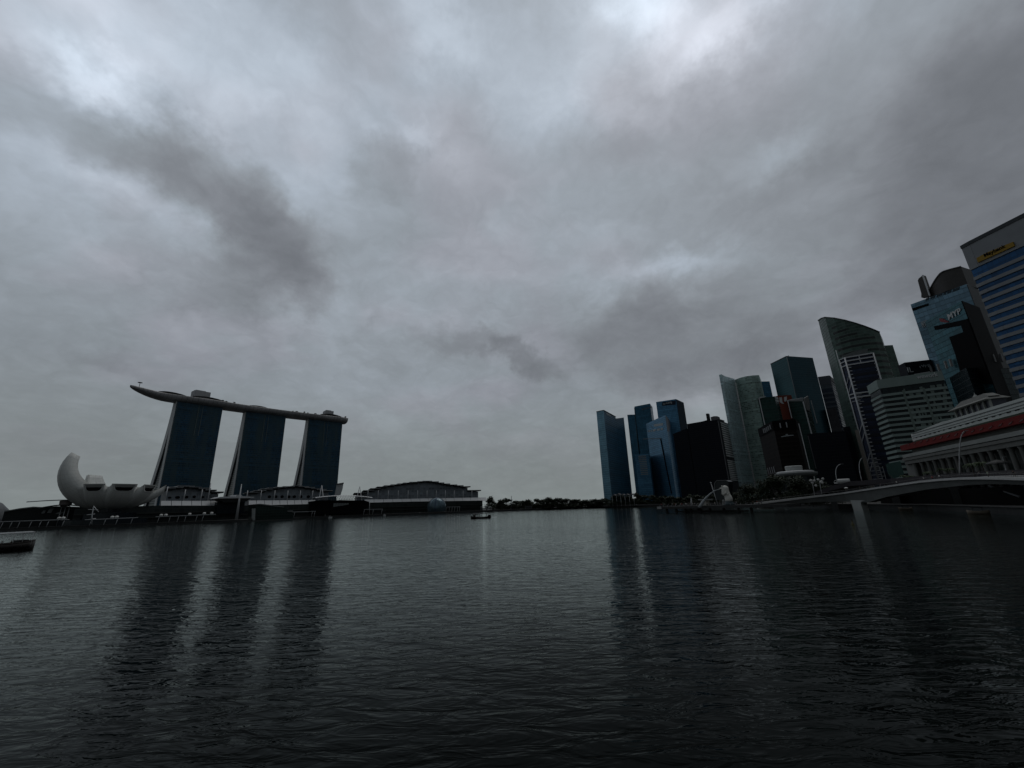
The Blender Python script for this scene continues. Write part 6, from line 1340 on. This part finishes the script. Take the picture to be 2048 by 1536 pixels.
# added dark wall under the bridges and boats below
def boats():
    WOOD = plain('boat_wood', (.008, .006, .005), .6, var=.4, scale=1.5); ROOF = plain('boat_roof', (.19, .20, .20), .6, var=.1)
    def bumboat(label, c, ang, L, hcanopy, tyre=True, fb=.11, rise=.065, roofm=ROOF, seats=6):
        e = Vector((math.cos(ang), math.sin(ang), 0)); n = Vector((-e.y, e.x, 0)); Z = Vector((0, 0, 1)); root = thing('bumboat', label, 'boat', c, 'roofed wooden river boats')
        rows = []
        for k in range(15):
            t = k/14; x = (t-.5)*L; w_ = L*.15*(1-abs(2*t-1)**3.0)**.6+.12; sh = L*fb+L*rise*(2*t-1)**2*(1.25 if t > .5 else .8)
            q = c+e*x; rows.append([q-n*w_+Z*sh, q-n*w_*.92+Z*sh*.45, q-n*w_*.45-Z*.25, q+n*w_*.45-Z*.25, q+n*w_*.92+Z*sh*.45, q+n*w_+Z*sh, q+n*w_*.85+Z*(sh-.12), q-n*w_*.85+Z*(sh-.12)])
        mb = MB(); mb.grid(rows, True, 0, True, True); mb.build('hull', WOOD, root, recalc=True)
        mb = MB(); mb.tube([r_[0]+Z*.04 for r_ in rows], .09, 5); mb.tube([r_[5]+Z*.04 for r_ in rows], .09, 5); mb.build('gunwale', plain('gunwale', (.015, .01, .008), .5), root)
        zc = hcanopy; mb = MB(); rr = []
        for k in range(9):
            y = -1+k/4; rr.append([c+e*(-L*.36)+n*y*L*.145+Z*(zc+.25*(1-y*y)), c+e*(L*.40)+n*y*L*.145+Z*(zc+.12+.25*(1-y*y))])
        m2 = MB(); top = [r_ for r_ in rr]; m2.grid(top, False, 0, True); m2.grid([[p-Z*.12 for p in r_] for r_ in rr], False, 0, True)
        for r_ in (rr[0], rr[-1]): m2.face([r_[0], r_[1], r_[1]-Z*.12, r_[0]-Z*.12])
        for j in (0, 1): m2.face([q[j] for q in rr]+[q[j]-Z*.12 for q in reversed(rr)])
        m2.build('canopy', roofm, root)
        for k in range(7):
            for sg in (-1, 1): mb = MB(); p = c+e*(-L*.34+L*.72*k/6)+n*sg*L*.135; mb.tube([p+Z*(L*.07), p+Z*(zc+.02)], .045, 5); mb.build('canopy_post', STEEL if roofm is ROOF else BLACK, root)
        mb = MB(); mb.box(c+e*L*.30+Z*(L*.075+.75), (L*.12, L*.2, 1.5), ang); mb.build('wheelhouse', WOOD, root)
        for k in range(seats): mb = MB(); mb.box(c+e*(-L*.3+L*.09*k)+Z*(L*.06+.35), (.45, L*.22, .5), ang); mb.build('bench', WOOD, root)
        if tyre:
            for k in range(5):
                for sg in (-1, 1):
                    p = c+e*(-L*.30+L*.16*k)+n*sg*(L*.153)+Z*(L*.045); mb = MB(); pts = [p+e*math.cos(a)*.36+Z*math.sin(a)*.36 for a in [i*math.pi/5 for i in range(11)]]; mb.tube(pts, .13, 6, caps=False); mb.build('tyre', BLACK, root)
        return root, e, n
    c = PR(10, 1090, 172); c.z = 0; toe = V2(c).normalized(); ang = math.atan2(toe.x*-1, toe.y)-.0
    d = (PR(80, 1090, 176)-PR(-20, 1090, 172)); ang = math.atan2(d.y, d.x)
    r, e, n_ = bumboat('dark wooden river boat with pale canopy cut by the left edge', Vector((c.x, c.y, 0))-Vector((math.cos(ang), math.sin(ang), 0))*1.6, ang, 14.5, 4.3, fb=.125, rise=.03)
    for k, (dx, ti) in enumerate(((-.5, 1), (.9, 2), (2.6, 1))):
        person(r.location+e*dx+Vector((0, 0, 1.0)), 'stand', ti, 1.0+k, f'passenger silhouette in {TOPS[ti][0]} aboard the left river boat, '+['first', 'middle', 'last'][k]+' of three', 'passengers aboard the left river boat', .9)
    c = PR(960, 1036.5, 285); c.z = 0; c = PH(960, 1037.2, 0)
    r, e, n_ = bumboat('small dark roofed river boat crossing the open bay', c, math.pi+.12, 12.3, 3.2, roofm=DARK, tyre=False, fb=.065)
    mb = MB(); q = r.location-Vector((math.cos(math.pi+.12), math.sin(math.pi+.12), 0))*6.3; mb.lathe(q+Vector((0, 0, .3)), [(.3, -.4), (1.0, 0), (1.2, .9), (.9, 1.7), (.2, 2.0)], 10); mb.build('stern_drum', BLACK, r)
    q = PH(985.5, 1034.2, 0.0); mb = MB(); rnd = random.Random(2)
    for k in range(26):
        x = q.x+rnd.uniform(-1.7, 2.6); y = q.y+rnd.uniform(-.9, .9); mb.lathe((x, y, -.05), [(.34, 0), (.22, .2), (.04, .3)], 6)
    tag(mb.build('wake_foam', plain('foam', (.5, .52, .52), .7)), 'white foam churned up behind the small river boat', 'foam', kind='stuff')
    for lab, x, y, r_, w_ in (('dim pale launch moored under the footbridge, just right of the pier', 1809, 1008, 262, 20), ('dim brown launch moored in the darkness under the footbridge at right', 1954, 1014, 205, 30)):
        c = PR(x, y+3, r_); c.z = 0; L = w_*c.y/826*1.0; d = Vector((c.y, -c.x, 0)).normalized(); root = thing('moored_launch', lab, 'boat', c, 'launches moored under the footbridge'); rows = []; n2 = Vector((-d.y, d.x, 0))
        for k in range(9): t = k/8; w2 = 1.2*(1-abs(2*t-1)**4)+.08; z = 1.0+.4*(2*t-1)**2; p = c+d*(t-.5)*L; rows.append([p-n2*w2+Vector((0, 0, z)), p-n2*w2*.5-Vector((0, 0, .2)), p+n2*w2*.5-Vector((0, 0, .2)), p+n2*w2+Vector((0, 0, z))])
        mb = MB(); mb.grid(rows, True, 0, True, True); mb.build('hull', plain('launch_cream', (.10, .085, .065), .6), root, recalc=True)
        mb = MB(); mb.box(c+Vector((0, 0, 2.1)), (L*.5, 1.8, .25), math.atan2(d.y, d.x)); mb.build('canopy', DARK, root)
        mb = MB()
        for sg in (-1, 1): mb.tube([c+d*sg*L*.2+Vector((0, 0, .9)), c+d*sg*L*.2+Vector((0, 0, 2.1))], .06, 5)
        mb.build('canopy_post', DARK, root)
    c = PH(1706, 1050, 0); root = thing('marker_buoy', 'slim yellowish marker buoy floating before the bridge pier', 'buoy', c); mb = MB(); mb.lathe(c, [(.35, -.3), (.4, .25), (.12, .4), (.10, 1.1)], 12); mb.build('float', plain('buoy_yellow', (.05, .045, .012), .6), root); mb = MB(); mb.lathe(c+Vector((0, 0, 1.1)), [(.16, 0), (.16, .22), (.05, .3)], 8); mb.build('top_light', DARK, root)
boats()
